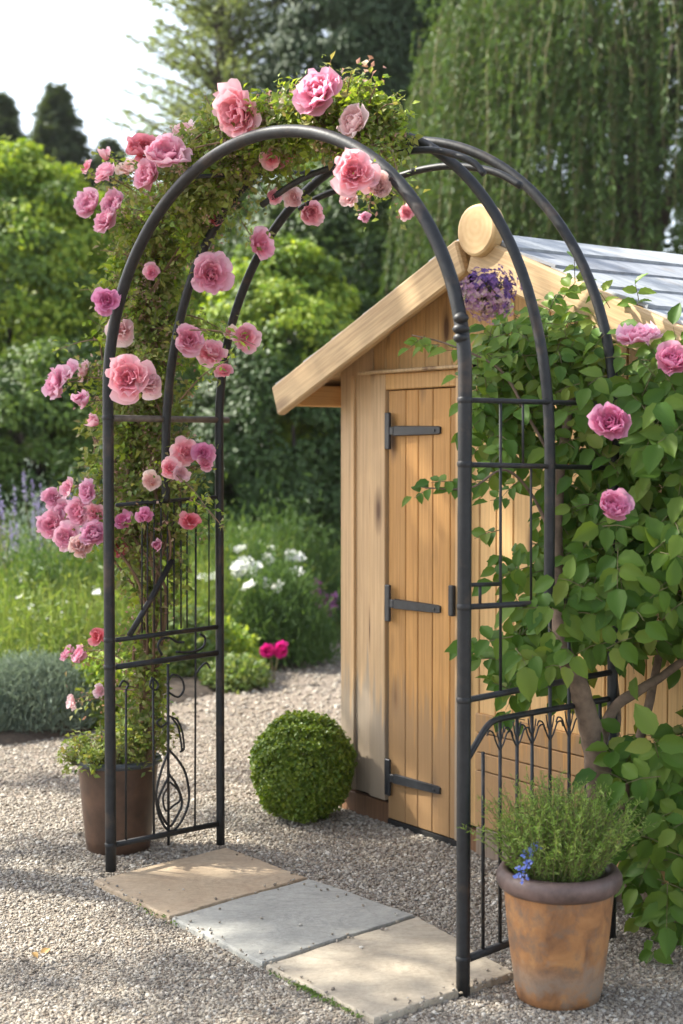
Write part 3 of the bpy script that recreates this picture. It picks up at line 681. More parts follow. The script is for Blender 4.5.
# ------------------------------------------------------------------ climbing rose on the left of the arch
rb = G(140, 850); rose = thing('climbing_rose', 'pink climbing rose wrapped over the left side and top of the arch', 'climbing rose', rb)
path = []                                     # spine of the plant in arch coordinates
def AR(px, py, t): return HP(px, py, t)
spine = cat([AR(140, 760, .3), AR(147, 680, .28), AR(150, 600, .27), AR(146, 530, .28), AR(140, 470, .30), AR(137, 410, .31), AR(140, 350, .31), AR(147, 290, .31), AR(164, 235, .30), AR(195, 190, .20), AR(232, 152, .2), AR(275, 128, .2), AR(318, 118, .2), AR(352, 122, .2), AR(385, 140, .22)], 8)
spr = np.interp(np.arange(len(spine)), np.linspace(0, len(spine), 15), [.05, .07, .10, .19, .20, .17, .155, .16, .17, .18, .17, .14, .13, .12, .06])
cm = MB()
for k in range(9):                            # canes
    ph = R.uniform(0, 6, 4); o_ = np.array([R.normal(0, 1, 3) for _ in range(1)])[0]
    i1 = R.integers(70, len(spine)); tt = np.linspace(0, 1, i1)
    wob = np.stack([np.sin(tt * 9 + ph[0]) + .6 * np.sin(tt * 23 + ph[1]), np.sin(tt * 8 + ph[2]), .6 * np.sin(tt * 11 + ph[3])], 1)
    tube(cm, spine[:i1] + wob * spr[:i1, None] * .6 * np.minimum(1, tt * 6)[:, None], np.linspace(.007, .0025, i1), 6)
st0 = G(118, 858) + np.array([0.03, .14, 0]); tube(cm, cat([(st0[0], st0[1], .25), AR(150, 760, .3), AR(150, 690, .29), AR(147, 620, .28), AR(148, 560, .27)], 6), np.linspace(.02, .011, 25), 8)
tw = MB()
def twig(p, d, L, r=.0016):
    n = 5; q = [p]; d = nz(d)
    for i in range(n): d = nz(d + R.normal(0, .25, 3) + np.array([0, 0, -.05])); q.append(q[-1] + d * L / n)
    tube(tw, q, np.linspace(r, r * .4, n + 1), 4, False); return q
fl, fy, fd = MB(), MB(), MB(); LP_ = [[], [], []]
A_ = []
for k in range(2150):
    i = int(R.uniform(2, len(spine) - 1)); f = i / len(spine)
    if f < .2 and R.random() < .66: continue
    d = R.normal(0, 1, 3); d /= np.linalg.norm(d); p = spine[i] + d * spr[i] * R.uniform(.2, 1.0) * np.array([1.25, 1.0, .9])
    if k % 2 == 0: twig(spine[i] + R.normal(0, .02, 3), p - spine[i], np.linalg.norm(p - spine[i]) * 1.25)
    rc = R.uniform(.025, .06); n = R.integers(12, 30)
    top = max(0, (f - .62) * 2.0)
    kind = R.choice(3, p=[.60 - .1 * top, .18 + .1 * top, .22])
    LP_[kind].append((p + nz(R.normal(0, 1, (n, 3))) * rc * R.uniform(.3, 1, (n, 1)) ** .5, n))
for (mb_, L0, L1_), lst in zip(((fl, .015, .042), (fy, .018, .042), (fd, .008, .018)), LP_):
    P = np.concatenate([a for a, _ in lst]); n = len(P)
    leaves(mb_, P, rn(n) * .7 + np.array([-.2, -.4, .6]), rn(n) + np.array([0, 0, -.3]), R.uniform(L0, L1_, n), T1)
# long loose shoots with leaflets out of the top
for a, b in (((322, 118), (331, 60)), ((345, 110), (352, 72)), ((352, 112), (366, 78)), ((366, 118), (378, 84)), ((372, 120), (398, 104)), ((300, 115), (285, 84)), ((240, 140), (228, 96)), ((150, 190), (96, 150)), ((165, 205), (84, 172)), ((135, 300), (80, 290)), ((120, 340), (52, 352)), ((118, 380), (45, 385)),
             ((190, 330), (255, 345)), ((180, 400), (228, 360)), ((330, 150), (402, 200)), ((345, 160), (372, 215)), ((170, 470), (215, 520)), ((140, 500), (60, 520)), ((190, 500), (225, 530)), ((130, 640), (72, 652)), ((135, 690), (75, 700)), ((225, 150), (205, 95)), ((150, 270), (100, 250))):
    p0 = AR(*a, .18); p1 = AR(*b, .15); m_ = (p0 + p1) / 2 + Z * .02; q = cat([p0, m_, p1], 6); tube(tw, q, np.linspace(.003, .0012, len(q)), 5, False)
    n = 26; P = q[R.integers(3, len(q), n)] + rn(n) * .016
    leaves(fl if R.random() < .5 else fy, P, rn(n) * .6 + Z, rn(n) + nz(p1 - p0) * .6, R.uniform(.018, .034, n), T1)
rc_ = R.normal(0, 1, (14, 3)) * .02 + AR(368, 68, .15)
leaves(fd, rc_, rn(14) + Z, rn(14) + Z, R.uniform(.02, .04, 14), T1)
ROSE = [  # px, py, diameter, depth behind the front hoop, colour, form
 (320, 93, 50, .12, 'pink', 'open'), (239, 113, 50, .12, 'pink', 'open'), (144, 151, 37, .1, 'rosy', 'open'), (166, 157, 38, .04, 'mauvepink', 'cup'), (151, 176, 28, .04, 'pink', 'cup'), (106, 174, 26, .1, 'mauvepink', 'open'),
 (92, 207, 28, .1, 'mauvepink', 'cup'), (115, 206, 24, .12, 'mauvepink', 'cup'), (107, 221, 28, .08, 'mauvepink', 'open'), (185, 133, 26, .2, 'pale', 'loose'), (130, 169, 24, .2, 'pale', 'loose'), (106, 158, 15, .2, 'pink', 'bud'), (88, 167, 15, .2, 'pink', 'loose'),
 (275, 153, 30, .26, 'rosy', 'loose'), (292, 151, 24, .3, 'rosy', 'loose'), (209, 193, 24, .3, 'pale', 'loose'), (215, 218, 16, .3, 'rosy', 'loose'), (274, 197, 15, .3, 'pink', 'loose'), (294, 197, 20, .34, 'pale', 'loose'), (260, 246, 28, .42, 'pink', 'loose'), (218, 257, 14, .4, 'pink', 'bud'),
 (354, 173, 42, -.03, 'pink', 'open'), (356, 123, 32, .16, 'pale', 'cup'), (378, 187, 24, .0, 'pale', 'cup'), (367, 219, 13, .02, 'mauvepink', 'bud'), (407, 213, 15, .05, 'pink', 'open'), (349, 199, 17, .0, 'pale', 'loose'), (310, 211, 22, .4, 'pink', 'cup'), (378, 148, 28, .25, 'pale', 'loose'), (272, 158, 20, .2, 'pink', 'loose'),
 (107, 301, 25, -.03, 'deep', 'open'), (122, 331, 28, .1, 'pale', 'loose'), (129, 378, 44, -.06, 'pink', 'open'), (149, 385, 26, -.05, 'pale', 'loose'), (57, 383, 32, .1, 'mauvepink', 'open'), (68, 374, 24, .14, 'mauvepink', 'loose'), (84, 402, 20, .08, 'mauvepink', 'bud'), (96, 423, 16, .05, 'pink', 'bud'), (86, 371, 22, .2, 'pale', 'loose'),
 (211, 275, 37, .3, 'pink', 'open'), (189, 340, 29, .25, 'pink', 'open'), (211, 353, 29, .35, 'pink', 'open'), (224, 372, 18, .4, 'pink', 'loose'), (245, 338, 26, .48, 'pink', 'open'), (230, 332, 14, .48, 'pale', 'loose'), (152, 273, 16, .2, 'pink', 'loose'), (185, 452, 26, .3, 'pink', 'open'), (203, 453, 21, .34, 'deep', 'open'), (205, 464, 16, .34, 'pink', 'loose'),
 (169, 469, 20, .2, 'pink', 'loose'), (181, 474, 17, .22, 'pale', 'loose'), (145, 517, 16, .1, 'deep', 'cup'), (124, 521, 20, .15, 'deep', 'loose'), (190, 522, 20, .25, 'rosy', 'loose'), (157, 547, 13, .2, 'mauvepink', 'bud'), (151, 482, 18, .2, 'pale', 'loose'),
 (53, 498, 22, .12, 'mauvepink', 'open'), (69, 489, 19, .12, 'mauvepink', 'loose'), (88, 492, 21, .05, 'mauvepink', 'open'), (53, 525, 29, .1, 'pink', 'open'), (67, 537, 27, .06, 'mauvepink', 'open'), (80, 512, 28, .08, 'pink', 'open'), (95, 535, 26, .05, 'mauvepink', 'cup'), (81, 547, 25, .02, 'pale', 'open'), (95, 514, 21, .1, 'pink', 'open'), (119, 548, 23, .2, 'rosy', 'loose'), (66, 511, 22, .14, 'mauvepink', 'loose'),
 (68, 654, 17, .2, 'pink', 'open'), (80, 655, 19, .18, 'pink', 'open'), (98, 637, 19, .15, 'rosy', 'loose'), (73, 701, 16, .15, 'pale', 'loose'), (101, 691, 13, .1, 'pale', 'loose')]
for px, py, d_, t_, m_, kd in ROSE:
    p = AR(px, py, t_); s0 = spine[np.argmin(np.linalg.norm(spine - p, axis=1))]; L = np.linalg.norm(p - s0); mid = (p + s0) / 2 + rn(1)[0] * .04 * L + Z * .08 * L
    q = cat([s0, mid, p - (p - s0) * .02 / max(L, .05)], 6); tube(tw, q, np.linspace(.0032, .0018, len(q)), 5, False)
    n = int(14 + 120 * L); P = q[R.integers(3, len(q), n)] + rn(n) * .028
    leaves(fl, P, rn(n) * .7 + np.array([-.3, -.4, .6]), rn(n), R.uniform(.016, .032, n), T1)
    n = int(6 + 40 * L); P = q[R.integers(4, len(q), n)] + rn(n) * .035; leaves(fd if R.random() < .5 else fy, P, rn(n), rn(n), R.uniform(.010, .022, n), T1)
cm.build('cane', M['redstem'], rose, True); tw.build('twig', M['redstem'], rose, True)
fl.build('foliage', M['lf_climb'], rose); fy.build('young_foliage', M['lf_yellow'], rose); fd.build('faded_petals', M['lf_dry'], rose)
for px, py, d_, t_, m_, kd in ROSE:
    p = AR(px, py, t_ - (.07 if d_ > 30 else .03)); out = p - spine[np.argmin(np.linalg.norm(spine - p, axis=1))]
    bloom(p, d_, nz(nz(out) * .5 + np.array([-.1, -.75, .35]) + R.normal(0, .22, 3)), m_, kd, rose)
for o in rose.children:
    pass

# ------------------------------------------------------------------ broad leaved rose bush on the right
bb = G(600, 905); bush_r = thing('rose_bush', 'tall leafy rose bush with big green leaves and four pink roses against the shed', 'rose bush', (bb[0], bb[1] + .1, 0))
def branch(pts, r0, r1, name='branch', m='bark'):
    p = cat(pts, 7); mb = MB(); rr = np.linspace(r0, r1, len(p)) * (1 + R.normal(0, .05, len(p))); tube(mb, p, rr, 9); return mb.build(name, M[m], bush_r, True)
branch([(bb[0], bb[1] + .1, -.02), D(600, 800, 4.62), D(592, 735, 4.58), D(576, 680, 4.56), D(562, 645, 4.6), D(556, 560, 4.7), D(560, 470, 4.75), D(575, 380, 4.8)], .046, .012, 'trunk')
branch([D(594, 770, 4.64), D(612, 712, 4.66), D(640, 690, 4.68), D(668, 672, 4.72), D(700, 640, 4.75), D(720, 560, 4.8), D(715, 450, 4.85)], .02, .008)
branch([(bb[0] + .12, bb[1] + .15, -.02), D(625, 800, 4.8), D(650, 700, 4.85), D(664, 600, 4.85), D(650, 450, 4.85)], .02, .008)
branch([D(592, 790, 4.74), D(605, 760, 4.7), D(618, 720, 4.72), D(613, 640, 4.75), D(625, 540, 4.8)], .014, .006)
branch([D(560, 560, 4.72), D(535, 500, 4.7), D(505, 470, 4.6), D(470, 488, 4.5), D(425, 488, 4.45)], .006, .002)
branch([D(565, 480, 4.75), D(530, 420, 4.75), D(500, 370, 4.75), D(450, 345, 4.8), D(412, 335, 4.85)], .006, .002)
# outline of the leafy mass (px, py) by depth layer
poly = np.array([(486, 352), (505, 335), (540, 322), (565, 318), (590, 345), (622, 352), (662, 350), (700, 345), (1000, 380), (1000, 960), (683, 945), (655, 950), (632, 920), (620, 860), (615, 800), (600, 770), (585, 740), (560, 690), (530, 690), (505, 665), (503, 640), (515, 600), (508, 560), (545, 520), (548, 440), (515, 460), (480, 480), (474, 420)], float)
def inpoly(P, p):
    x, y = p[:, 0], p[:, 1]; c_ = np.zeros(len(p), bool); j = len(P) - 1
    for i in range(len(P)):
        cond = ((P[i, 1] > y) != (P[j, 1] > y)) & (x < (P[j, 0] - P[i, 0]) * (y - P[i, 1]) / (P[j, 1] - P[i, 1] + 1e-9) + P[i, 0]); c_ ^= cond; j = i
    return c_
big, yng = MB(), MB(); sp = MB()
def sprig(mb, p, axis, n, L, face, T=TB):     # a compound leaf: leaflets in pairs along a stalk
    axis = nz(axis); side = nz(np.cross(axis, face)); q = [p, p + axis * L * .8, p + axis * L * 1.5 + np.array([0, 0, -.15 * L])]
    tube(sp, q, [.0016, .0013, .0008], 4, False)
    for i in range(n):
        s = 0 if i == n - 1 else (1 if i % 2 else -1); b = p + axis * L * (.35 + .5 * (i // 2)) if s else q[2]
        d = axis * (.35 if s else 1) + side * s * .9 + np.array([0, 0, -.28]) + R.normal(0, .12, 3)
        nn = face + R.normal(0, .26, 3)
        leaves(mb, b[None] + rn(1) * .004, nn[None], d[None], L * R.uniform(.8, 1.15) * (1.1 if not s else 1), T)
cnt = 0; cand = np.column_stack([R.uniform(400, 1000, 6000), R.uniform(290, 960, 6000)]); cand = cand[inpoly(poly, cand)]
# holes through which the shed and the branches show
holes = [(520, 500, 30, 42), (490, 560, 18, 44), (652, 690, 58, 46), (588, 708, 24, 68), (625, 790, 16, 22)]
for px, py in cand[:2700]:
    if any(((px - a) / c_) ** 2 + ((py - b) / d_) ** 2 < 1 for a, b, c_, d_ in holes): continue
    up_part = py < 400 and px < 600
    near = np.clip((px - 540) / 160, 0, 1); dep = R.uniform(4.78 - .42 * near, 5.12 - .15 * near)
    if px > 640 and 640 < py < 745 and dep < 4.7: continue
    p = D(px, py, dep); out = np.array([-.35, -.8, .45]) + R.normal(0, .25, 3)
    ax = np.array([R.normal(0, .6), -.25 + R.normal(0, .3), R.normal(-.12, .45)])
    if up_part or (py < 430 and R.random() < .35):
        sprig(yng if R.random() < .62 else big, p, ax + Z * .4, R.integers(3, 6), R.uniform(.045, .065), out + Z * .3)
    else: sprig(big, p, ax, R.integers(3, 6), R.uniform(.046, .078), out)
for px, py, y_ in ((640, 800, 4.35), (665, 780, 4.3), (650, 840, 4.35), (672, 850, 4.28), (655, 890, 4.36), (648, 760, 4.4), (672, 750, 4.35), (622, 762, 4.45), (690, 800, 4.25), (610, 610, 4.4), (560, 630, 4.42), (590, 590, 4.4), (640, 600, 4.35), (625, 560, 4.38), (520, 640, 4.45), (545, 610, 4.45), (535, 660, 4.45), (600, 650, 4.42), (660, 560, 4.35), (655, 470, 4.4), (670, 520, 4.35), (590, 540, 4.42), (640, 420, 4.45), (660, 400, 4.4), (675, 450, 4.4)):
    for _ in range(2): sprig(big, D(px + R.normal(0, 9), py + R.normal(0, 9), y_ + R.normal(0, .04)), R.normal(0, .5, 3) + np.array([0, -.2, -.1]), 5, R.uniform(.066, .088), np.array([-.25, -.85, .5]) + R.normal(0, .15, 3))
for px, py, y_ in ((432, 488, 4.46), (452, 482, 4.48), (470, 488, 4.5), (490, 480, 4.55), (510, 500, 4.6), (440, 345, 4.82), (470, 352, 4.8), (425, 336, 4.84), (480, 375, 4.78), (500, 660, 4.6), (510, 690, 4.6), (485, 645, 4.58), (525, 720, 4.62), (510, 445, 4.7), (520, 480, 4.7), (500, 530, 4.68)):
    sprig(yng if py < 470 else big, D(px, py, y_), np.array([-.8, -.2, R.normal(0, .3)]), 5, R.uniform(.04, .058), np.array([-.2, -.6, .8]))
for px, py in np.column_stack([R.uniform(476, 615, 230), R.uniform(318, 425, 230)]):
    if (py < 335 and px < 500) or (px > 560 and py < 352): continue
    sprig(yng if R.random() < .75 else big, D(px, py, R.uniform(4.78, 5.05)), np.array([R.normal(0, .6), -.3, R.normal(.2, .4)]), R.integers(3, 6), R.uniform(.034, .055), np.array([-.35, -.6, .7]) + R.normal(0, .25, 3))
for px, py in ((562, 292), (575, 275), (610, 300), (640, 300), (548, 305), (535, 318), (570, 318)):
    sprig(yng, D(px, py + 8, 4.85), np.array([R.normal(0, .6), -.2, .8]), 5, R.uniform(.05, .065), np.array([-.3, -.6, .6]))
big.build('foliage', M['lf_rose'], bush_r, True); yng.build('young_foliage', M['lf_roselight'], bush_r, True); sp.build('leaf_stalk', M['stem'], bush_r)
for px, py, d_, y_, m_, kd, fc in ((638, 338, 40, 4.52, 'mauvepink', 'open', (-.1, -.35, .95)), (672, 363, 32, 4.42, 'deep', 'cup', (-.1, -.7, .6)), (611, 424, 35, 4.36, 'deep', 'cup', (-.3, -.85, .35)), (611, 509, 33, 4.30, 'deep', 'cup', (.2, -.75, .6))):
    bloom(D(px, py, y_), d_, fc, m_, kd, bush_r)
# purple flower head tied to the arch
hp = D(487, 294, 4.28); fh = thing('flower_cluster', 'round cluster of dark purple and lilac florets hanging beside the right hoop', 'flower cluster', hp)
fa, fb, fs = MB(), MB(), MB(); n = 420; d = nz(rn(n)); P = hp + d * np.array([.080, .072, .072]) * (R.uniform(.62, 1.12, (n, 1)) + .14 * np.sin(d[:, :1] * 7 + d[:, 2:] * 5))
sel = (d[:, 2] + .4 * d[:, 0] + R.normal(0, .35, n)) > -.05
for mb_, s_ in ((fa, sel), (fb, ~sel)):
    for k in range(4):
        m_ = s_.sum(); ax = nz(d[s_] + rn(m_) * .25); t_ = nz(np.cross(ax, Z + .01)); b_ = np.cross(ax, t_); a = k * PI / 2
        leaves(mb_, P[s_], ax, t_ * math.cos(a) + b_ * math.sin(a), R.uniform(.009, .014, m_), T_leaf(.42, .1, .1))
for k in range(70): tube(fs, [hp + rn(1)[0] * .01, P[k] * .5 + hp * .5, P[k]], [.002, .0012, .0008], 4, False)
tube(fs, cat([hp, hp + np.array([-.05, -.01, .02]), RPn(464, 300)], 5), .003, 5)
fa.build('purple_florets', M['purple'], fh); fb.build('lilac_florets', M['lilac'], fh); fs.build('stalk', M['stem'], fh)

# ------------------------------------------------------------------ pots
def pot(name, label, o, prof, m, rimprof, mr, soil_r, soil_z, k=56, wob=.012):
    t = thing(name, label, 'plant pot', o)
    mb = MB(); lathe(mb, prof, o, k, wob); mb.build('pot_body', M[m], t, True)
    mb = MB(); lathe(mb, rimprof, o, k, wob * 1.5); mb.build('rim', M[mr], t, True)
    mb = MB(); th = np.arange(24) / 24 * 2 * PI; V = np.concatenate([np.stack([o[0] + soil_r * f * np.cos(th), o[1] + soil_r * f * np.sin(th), np.full(24, o[2] + soil_z) + R.normal(0, .004, 24)], 1) for f in (1, .6, .25)])
    j = np.arange(24); mb.add(np.vstack([V, [[o[0], o[1], o[2] + soil_z + .01]]]), np.stack([48 + j, 48 + (j + 1) % 24, np.full(24, 72)], 1), np.concatenate([np.stack([i * 24 + j, i * 24 + (j + 1) % 24, (i + 1) * 24 + (j + 1) % 24, (i + 1) * 24 + j], 1) for i in range(2)]))
    mb.build('soil', M['soil'], t); return t
pc = G(559, 1000); pc = np.array([pc[0], pc[1] + .02, 0])
pot('terracotta_pot', 'weathered terracotta pot with a thick grey rolled rim, standing on gravel by the arch', pc,
    [(0, .0), (.105, .0), (.116, .006), (.122, .03), (.132, .10), (.143, .19), (.151, .27), (.155, .315), (.152, .33)], 'terra',
    [(.150, .318), (.160, .314), (.171, .322), (.177, .338), (.176, .356), (.167, .370), (.154, .374), (.143, .366), (.138, .350), (.137, .30), (.136, .27)], 'rim', .1365, .325)
herb = thing('rosemary_plant', 'bushy green rosemary with upright needle stems growing in the terracotta pot', 'herb', pc + Z * .33)
hs, hn = MB(), MB(); PP, NN, DD, SS = [], [], [], []
for k in range(620):
    a = R.uniform(0, 2 * PI); r0 = .105 * math.sqrt(R.random()); lean = R.uniform(.05, .62) * (r0 / .1) + R.normal(0, .10); L = R.uniform(.16, .33) * (1 - .15 * (r0 / .1))
    p = pc + np.array([r0 * math.cos(a), r0 * math.sin(a), .335]); d = np.array([math.cos(a) * lean + R.normal(0, .15), math.sin(a) * lean + R.normal(0, .15), 1.0]); d = nz(d); q = [p]
    bend = R.normal(0, .09, 3) - Z * .04
    for i in range(6): d = nz(d + bend * .5); q.append(q[-1] + d * L / 6)
    q = np.array(q); tube(hs, q, np.linspace(.0014, .0005, 7), 3, False)
    n = 34; f = R.uniform(.08, 1, n) * 5.99; i = f.astype(int); pp = q[i] + (q[np.minimum(i + 1, 6)] - q[i]) * (f - i)[:, None]
    dd = q[np.minimum(i + 1, 6)] - q[i]; PP.append(pp); DD.append(nz(dd) * .9 + rn(n) * .55); SS.append(R.uniform(.011, .021, n))
PP = np.concatenate(PP); DD = np.concatenate(DD); leaves(hn, PP, rn(len(PP)) + np.array([-.2, -.4, .3]), DD, np.concatenate(SS), TN)
hs.build('stem', M['stem'], herb); hn.build('foliage', M['lf_herb'], herb)
fg = thing('forget_me_not', 'small blue flowers spilling over the left rim of the terracotta pot', 'flower', pc + np.array([-.12, -.06, .36]))
f1, f2 = MB(), MB()
for px, py in ((527, 850), (531, 848), (535, 850), (530, 853), (525, 855), (519, 868), (524, 866), (520, 872), (516, 878), (522, 881), (526, 877), (528, 864), (531, 861), (537, 846)):
    p = D(px, py, pc[1] - .145 + R.uniform(0, .05)); n = 5
    for k in range(n): leaves(f1, (p + R.normal(0, .004, 3))[None], np.array([[-.2, -.8, .5]]) + rn(1) * .4, rn(1), .011, T_leaf(.42, .05, .0))
    tube(f2, [pc + np.array([-.10, -.05, .34]), (p + pc + np.array([-.1, -.05, .34])) / 2 + Z * .02, p], .001, 4, False)
f1.build('petals', M['blue'], fg); f2.build('stem', M['stem'], fg)
p2 = G(113, 858); p2 = np.array([p2[0], p2[1] + .14, 0])
pot('brown_bucket', 'dark brown bucket pot with a blue grey rim behind the left foot of the arch', p2,
    [(0, 0), (.112, 0), (.122, .006), (.128, .05), (.138, .15), (.148, .26), (.155, .335)], 'brownpot',
    [(.155, .335), (.163, .337), (.168, .347), (.166, .358), (.158, .362), (.150, .356), (.147, .335), (.146, .29)], 'bucketrim', .146, .315)
pl = thing('potted_plant', 'small leafy yellow green plant growing in the dark brown bucket', 'plant', p2 + Z * .32)
a1, a2, a3 = MB(), MB(), MB()
for k in range(150):
    a = R.uniform(0, 6.3); r0 = .14 * math.sqrt(R.random()); p = p2 + np.array([r0 * math.cos(a), r0 * math.sin(a), .33]); h_ = R.uniform(.03, .17) if math.cos(a) > -.2 else R.uniform(.02, .09)
    e = p + np.array([r0 * math.cos(a) * .5, r0 * math.sin(a) * .5, h_]); tube(a2, [p, (p + e) / 2 + rn(1)[0] * .01, e], .0013, 4, False)
    n = 14; leaves(a1, e + rn(n) * .02, rn(n) * .6 + Z, rn(n), R.uniform(.018, .034, n), T1)
P = p2 + np.column_stack([R.uniform(-.1, .12, 26), R.uniform(-.12, .05, 26), R.uniform(.38, .5, 26)]); leaves(a3, P, rn(26), rn(26), R.uniform(.012, .022, 26), T1)
for px, py, b_ in ((100, 720, (98, 790)), (92, 742, (100, 790)), (135, 700, (128, 780))): tube(a2, [D(*b_, p2[1]), D(px + 3, (py + b_[1]) / 2, p2[1] - .02), D(px, py, p2[1])], .0022, 5, False)
a1.build('foliage', M['lf_climb'], pl); a2.build('stem', M['stem'], pl); a3.build('faded_foliage', M['lf_dry'], pl)

# ------------------------------------------------------------------ clipped box ball
bc = G(302, 826); bc = np.array([bc[0], bc[1] + .12, 0]); ball = thing('box_ball', 'round clipped box bush on the gravel beside the shed corner', 'topiary', bc)
n = 22000; d = nz(rn(n)); lump = 1 + .038 * np.sin(d[:, 0] * 7 + 1) * np.sin(d[:, 2] * 6) + .035 * np.sin(d[:, 1] * 13 + d[:, 2] * 11)
rr = (1 - .20 * R.random(n) ** 2.2) * lump + R.normal(0, .022, n)
Pc = bc + Z * .218 + d * rr[:, None] * np.array([.206, .206, .222]); keep = Pc[:, 2] > .015
fo = MB(); m_ = keep.sum(); leaves(fo, Pc[keep], d[keep] * .8 + rn(m_) * .55 + Z * .2, d[keep] * .5 + rn(m_) * .7, R.uniform(.014, .023, m_), T_leaf(.40, .14, .12)); fo.build('foliage', M['lf_box'], ball)
mb = MB(); tube(mb, [bc - Z * .02, bc + Z * .1, bc + Z * .22], [.02, .018, .012], 8)
for k in range(40): e = nz(rn(1)[0] + Z * .3) * .16; tube(mb, [bc + Z * .12, bc + Z * .2 + e * .6, bc + Z * .22 + e], [.006, .004, .002], 5, False)
mb.build('trunk', M['dkbark'], ball, True)

# moss along the front edge of the slabs
mb = MB(); t_ = np.concatenate([R.normal(.75, .05, 260), R.normal(.9, .03, 90), R.normal(.2, .05, 60)]); P = np.array([G(100 + 272 * t + R.normal(0, 2), 884 + 135 * t + R.normal(1.5, 1.3), .012) for t in t_]); n = len(P)
leaves(mb, P, rn(n) * .5 + Z, rn(n), R.uniform(.008, .016, n), T1); tag(mb.build('moss', M['lf_mid']), 'small green moss along the front edge of the slabs', kind='stuff')
# fallen leaves
dl = [(165, 770), (49, 948), (33, 952), (95, 916), (205, 945), (660 - 30, 965), (338, 1010), (312, 1003), (20, 985), (140, 1000)]
for i, (px, py) in enumerate(dl[1:3]):
    p = G(px, py, .012); mb = MB(); leaves(mb, p[None], np.array([[R.normal(0, .2), -.2, 1]]), rn(1), R.uniform(.03, .05), TB)
    o = mb.build('fallen_leaf', M['deadleaf'], None, True); tag(o, 'small dry orange brown leaf lying flat on the gravel', 'leaf', 'dry leaves on the gravel')

# ------------------------------------------------------------------ garden bed
def mound(name, label, catg, c, rx, ry, h, n, L, m, T=T1, up=.5, group=None, spiky=0.0, stems=True):
    t = thing(name, label, catg, (c[0], c[1], 0), 0, group); d = nz(rn(n)); d[:, 2] = np.abs(d[:, 2]); cl = nz(rn(60)); cl[:, 2] = np.abs(cl[:, 2])
    lump = 1 + .16 * np.max(np.clip(d @ cl.T - .86, 0, 1), 1) / .14 - .08; rr = R.uniform(.45, 1, n) ** .5 * lump + R.normal(0, .05 + spiky, n)
    P = np.array([c[0], c[1], .02]) + d * rr[:, None] * np.array([rx, ry, h]); P[:, 2] = np.maximum(P[:, 2], .02); mb = MB()
    leaves(mb, P, d * .4 + rn(n) * .6 + np.array([-.1, -.3, .2]), d * .6 + rn(n) * .5 + Z * up, R.uniform(L * .6, L * 1.3, n), T); mb.build('foliage', M[m], t)
    if stems:
        mb = MB()
        for k in range(24): e = nz(np.array([R.normal(), R.normal(), abs(R.normal()) + .6])); tube(mb, [(c[0], c[1], -.01), np.array([c[0], c[1], 0]) + e * np.array([rx, ry, h]) * .45, np.array([c[0], c[1], 0]) + e * np.array([rx, ry, h]) * .8], [.006, .004, .002], 4, False)
        mb.build('stem', M['stem'], t)
    return t
T_fine = T_rhomb(.07, .02)
cs = G(22, 738); mound('santolina', 'low blue grey santolina mound at the gravel edge, nearest the left border', 'shrub', (cs[0] - .02, cs[1] + .30), .40, .33, .36, 12000, .05, 'lf_silver', T_fine, .9)
cs = G(-70, 745); mound('santolina', 'blue grey santolina mound cut off by the left border of the photo', 'shrub', (cs[0], cs[1] + .35), .42, .36, .36, 8000, .05, 'lf_silver', T_fine, .9)
cs = G(96, 730); mound('green_mound', 'small bright green leafy plant between the santolina and the arch', 'plant', (cs[0], cs[1] + .2), .24, .22, .33, 5000, .045, 'lf_yellow')
cs = G(160, 690); mound('green_mound', 'fresh green ground plant seen through the ironwork of the left panel', 'plant', (cs[0], cs[1] + .5), .45, .35, .45, 7000, .05, 'lf_grass')
cs = G(232, 692); mound('lady_mantle', 'low pale green ground cover plant just right of the arch rear post', 'plant', (cs[0], cs[1] + .22), .22, .26, .16, 3500, .04, 'lf_grass')
cs = G(190, 690); mound('lady_mantle', 'yellow green low plant at the bed edge behind the arch scrolls', 'plant', (cs[0], cs[1] + .6), .42, .3, .36, 6000, .045, 'lf_yellow')
cs = G(266, 672); mound('cosmos_plant', 'feathery dark green cosmos mound with the magenta flowers in front', 'plant', (cs[0] + .02, cs[1] + .42), .40, .36, .56, 12000, .08, 'lf_feather', T_fine, 1.2, spiky=.12)
cs = G(236, 668); mound('cosmos_plant', 'feathery green cosmos close behind the arch rear post', 'plant', (cs[0], cs[1] + .9), .42, .4, .70, 11000, .09, 'lf_feather', T_fine, 1.2, spiky=.14)
cs = G(290, 650); mound('cosmos_plant', 'feathery grey green plant under the white poppies by the bend of the path', 'plant', (cs[0] - .1, cs[1] + 1.0), .50, .45, .82, 11000, .09, 'lf_feather', T_fine, 1.2, spiky=.15)
cs = G(335, 632); mound('far_plant', 'dark green plant beside the shed where the path bends', 'plant', (cs[0] + .2, cs[1] + .6), .6, .4, .7, 8000, .07, 'lf_feather', T_fine, 1.0, spiky=.06)
cs = G(318, 618); mound('far_plant', 'taller grey green plant far down the path below the dark hedge', 'plant', (cs[0], cs[1] + .9), .6, .4, .95, 8000, .08, 'lf_mid', T1, .6, spiky=.06)
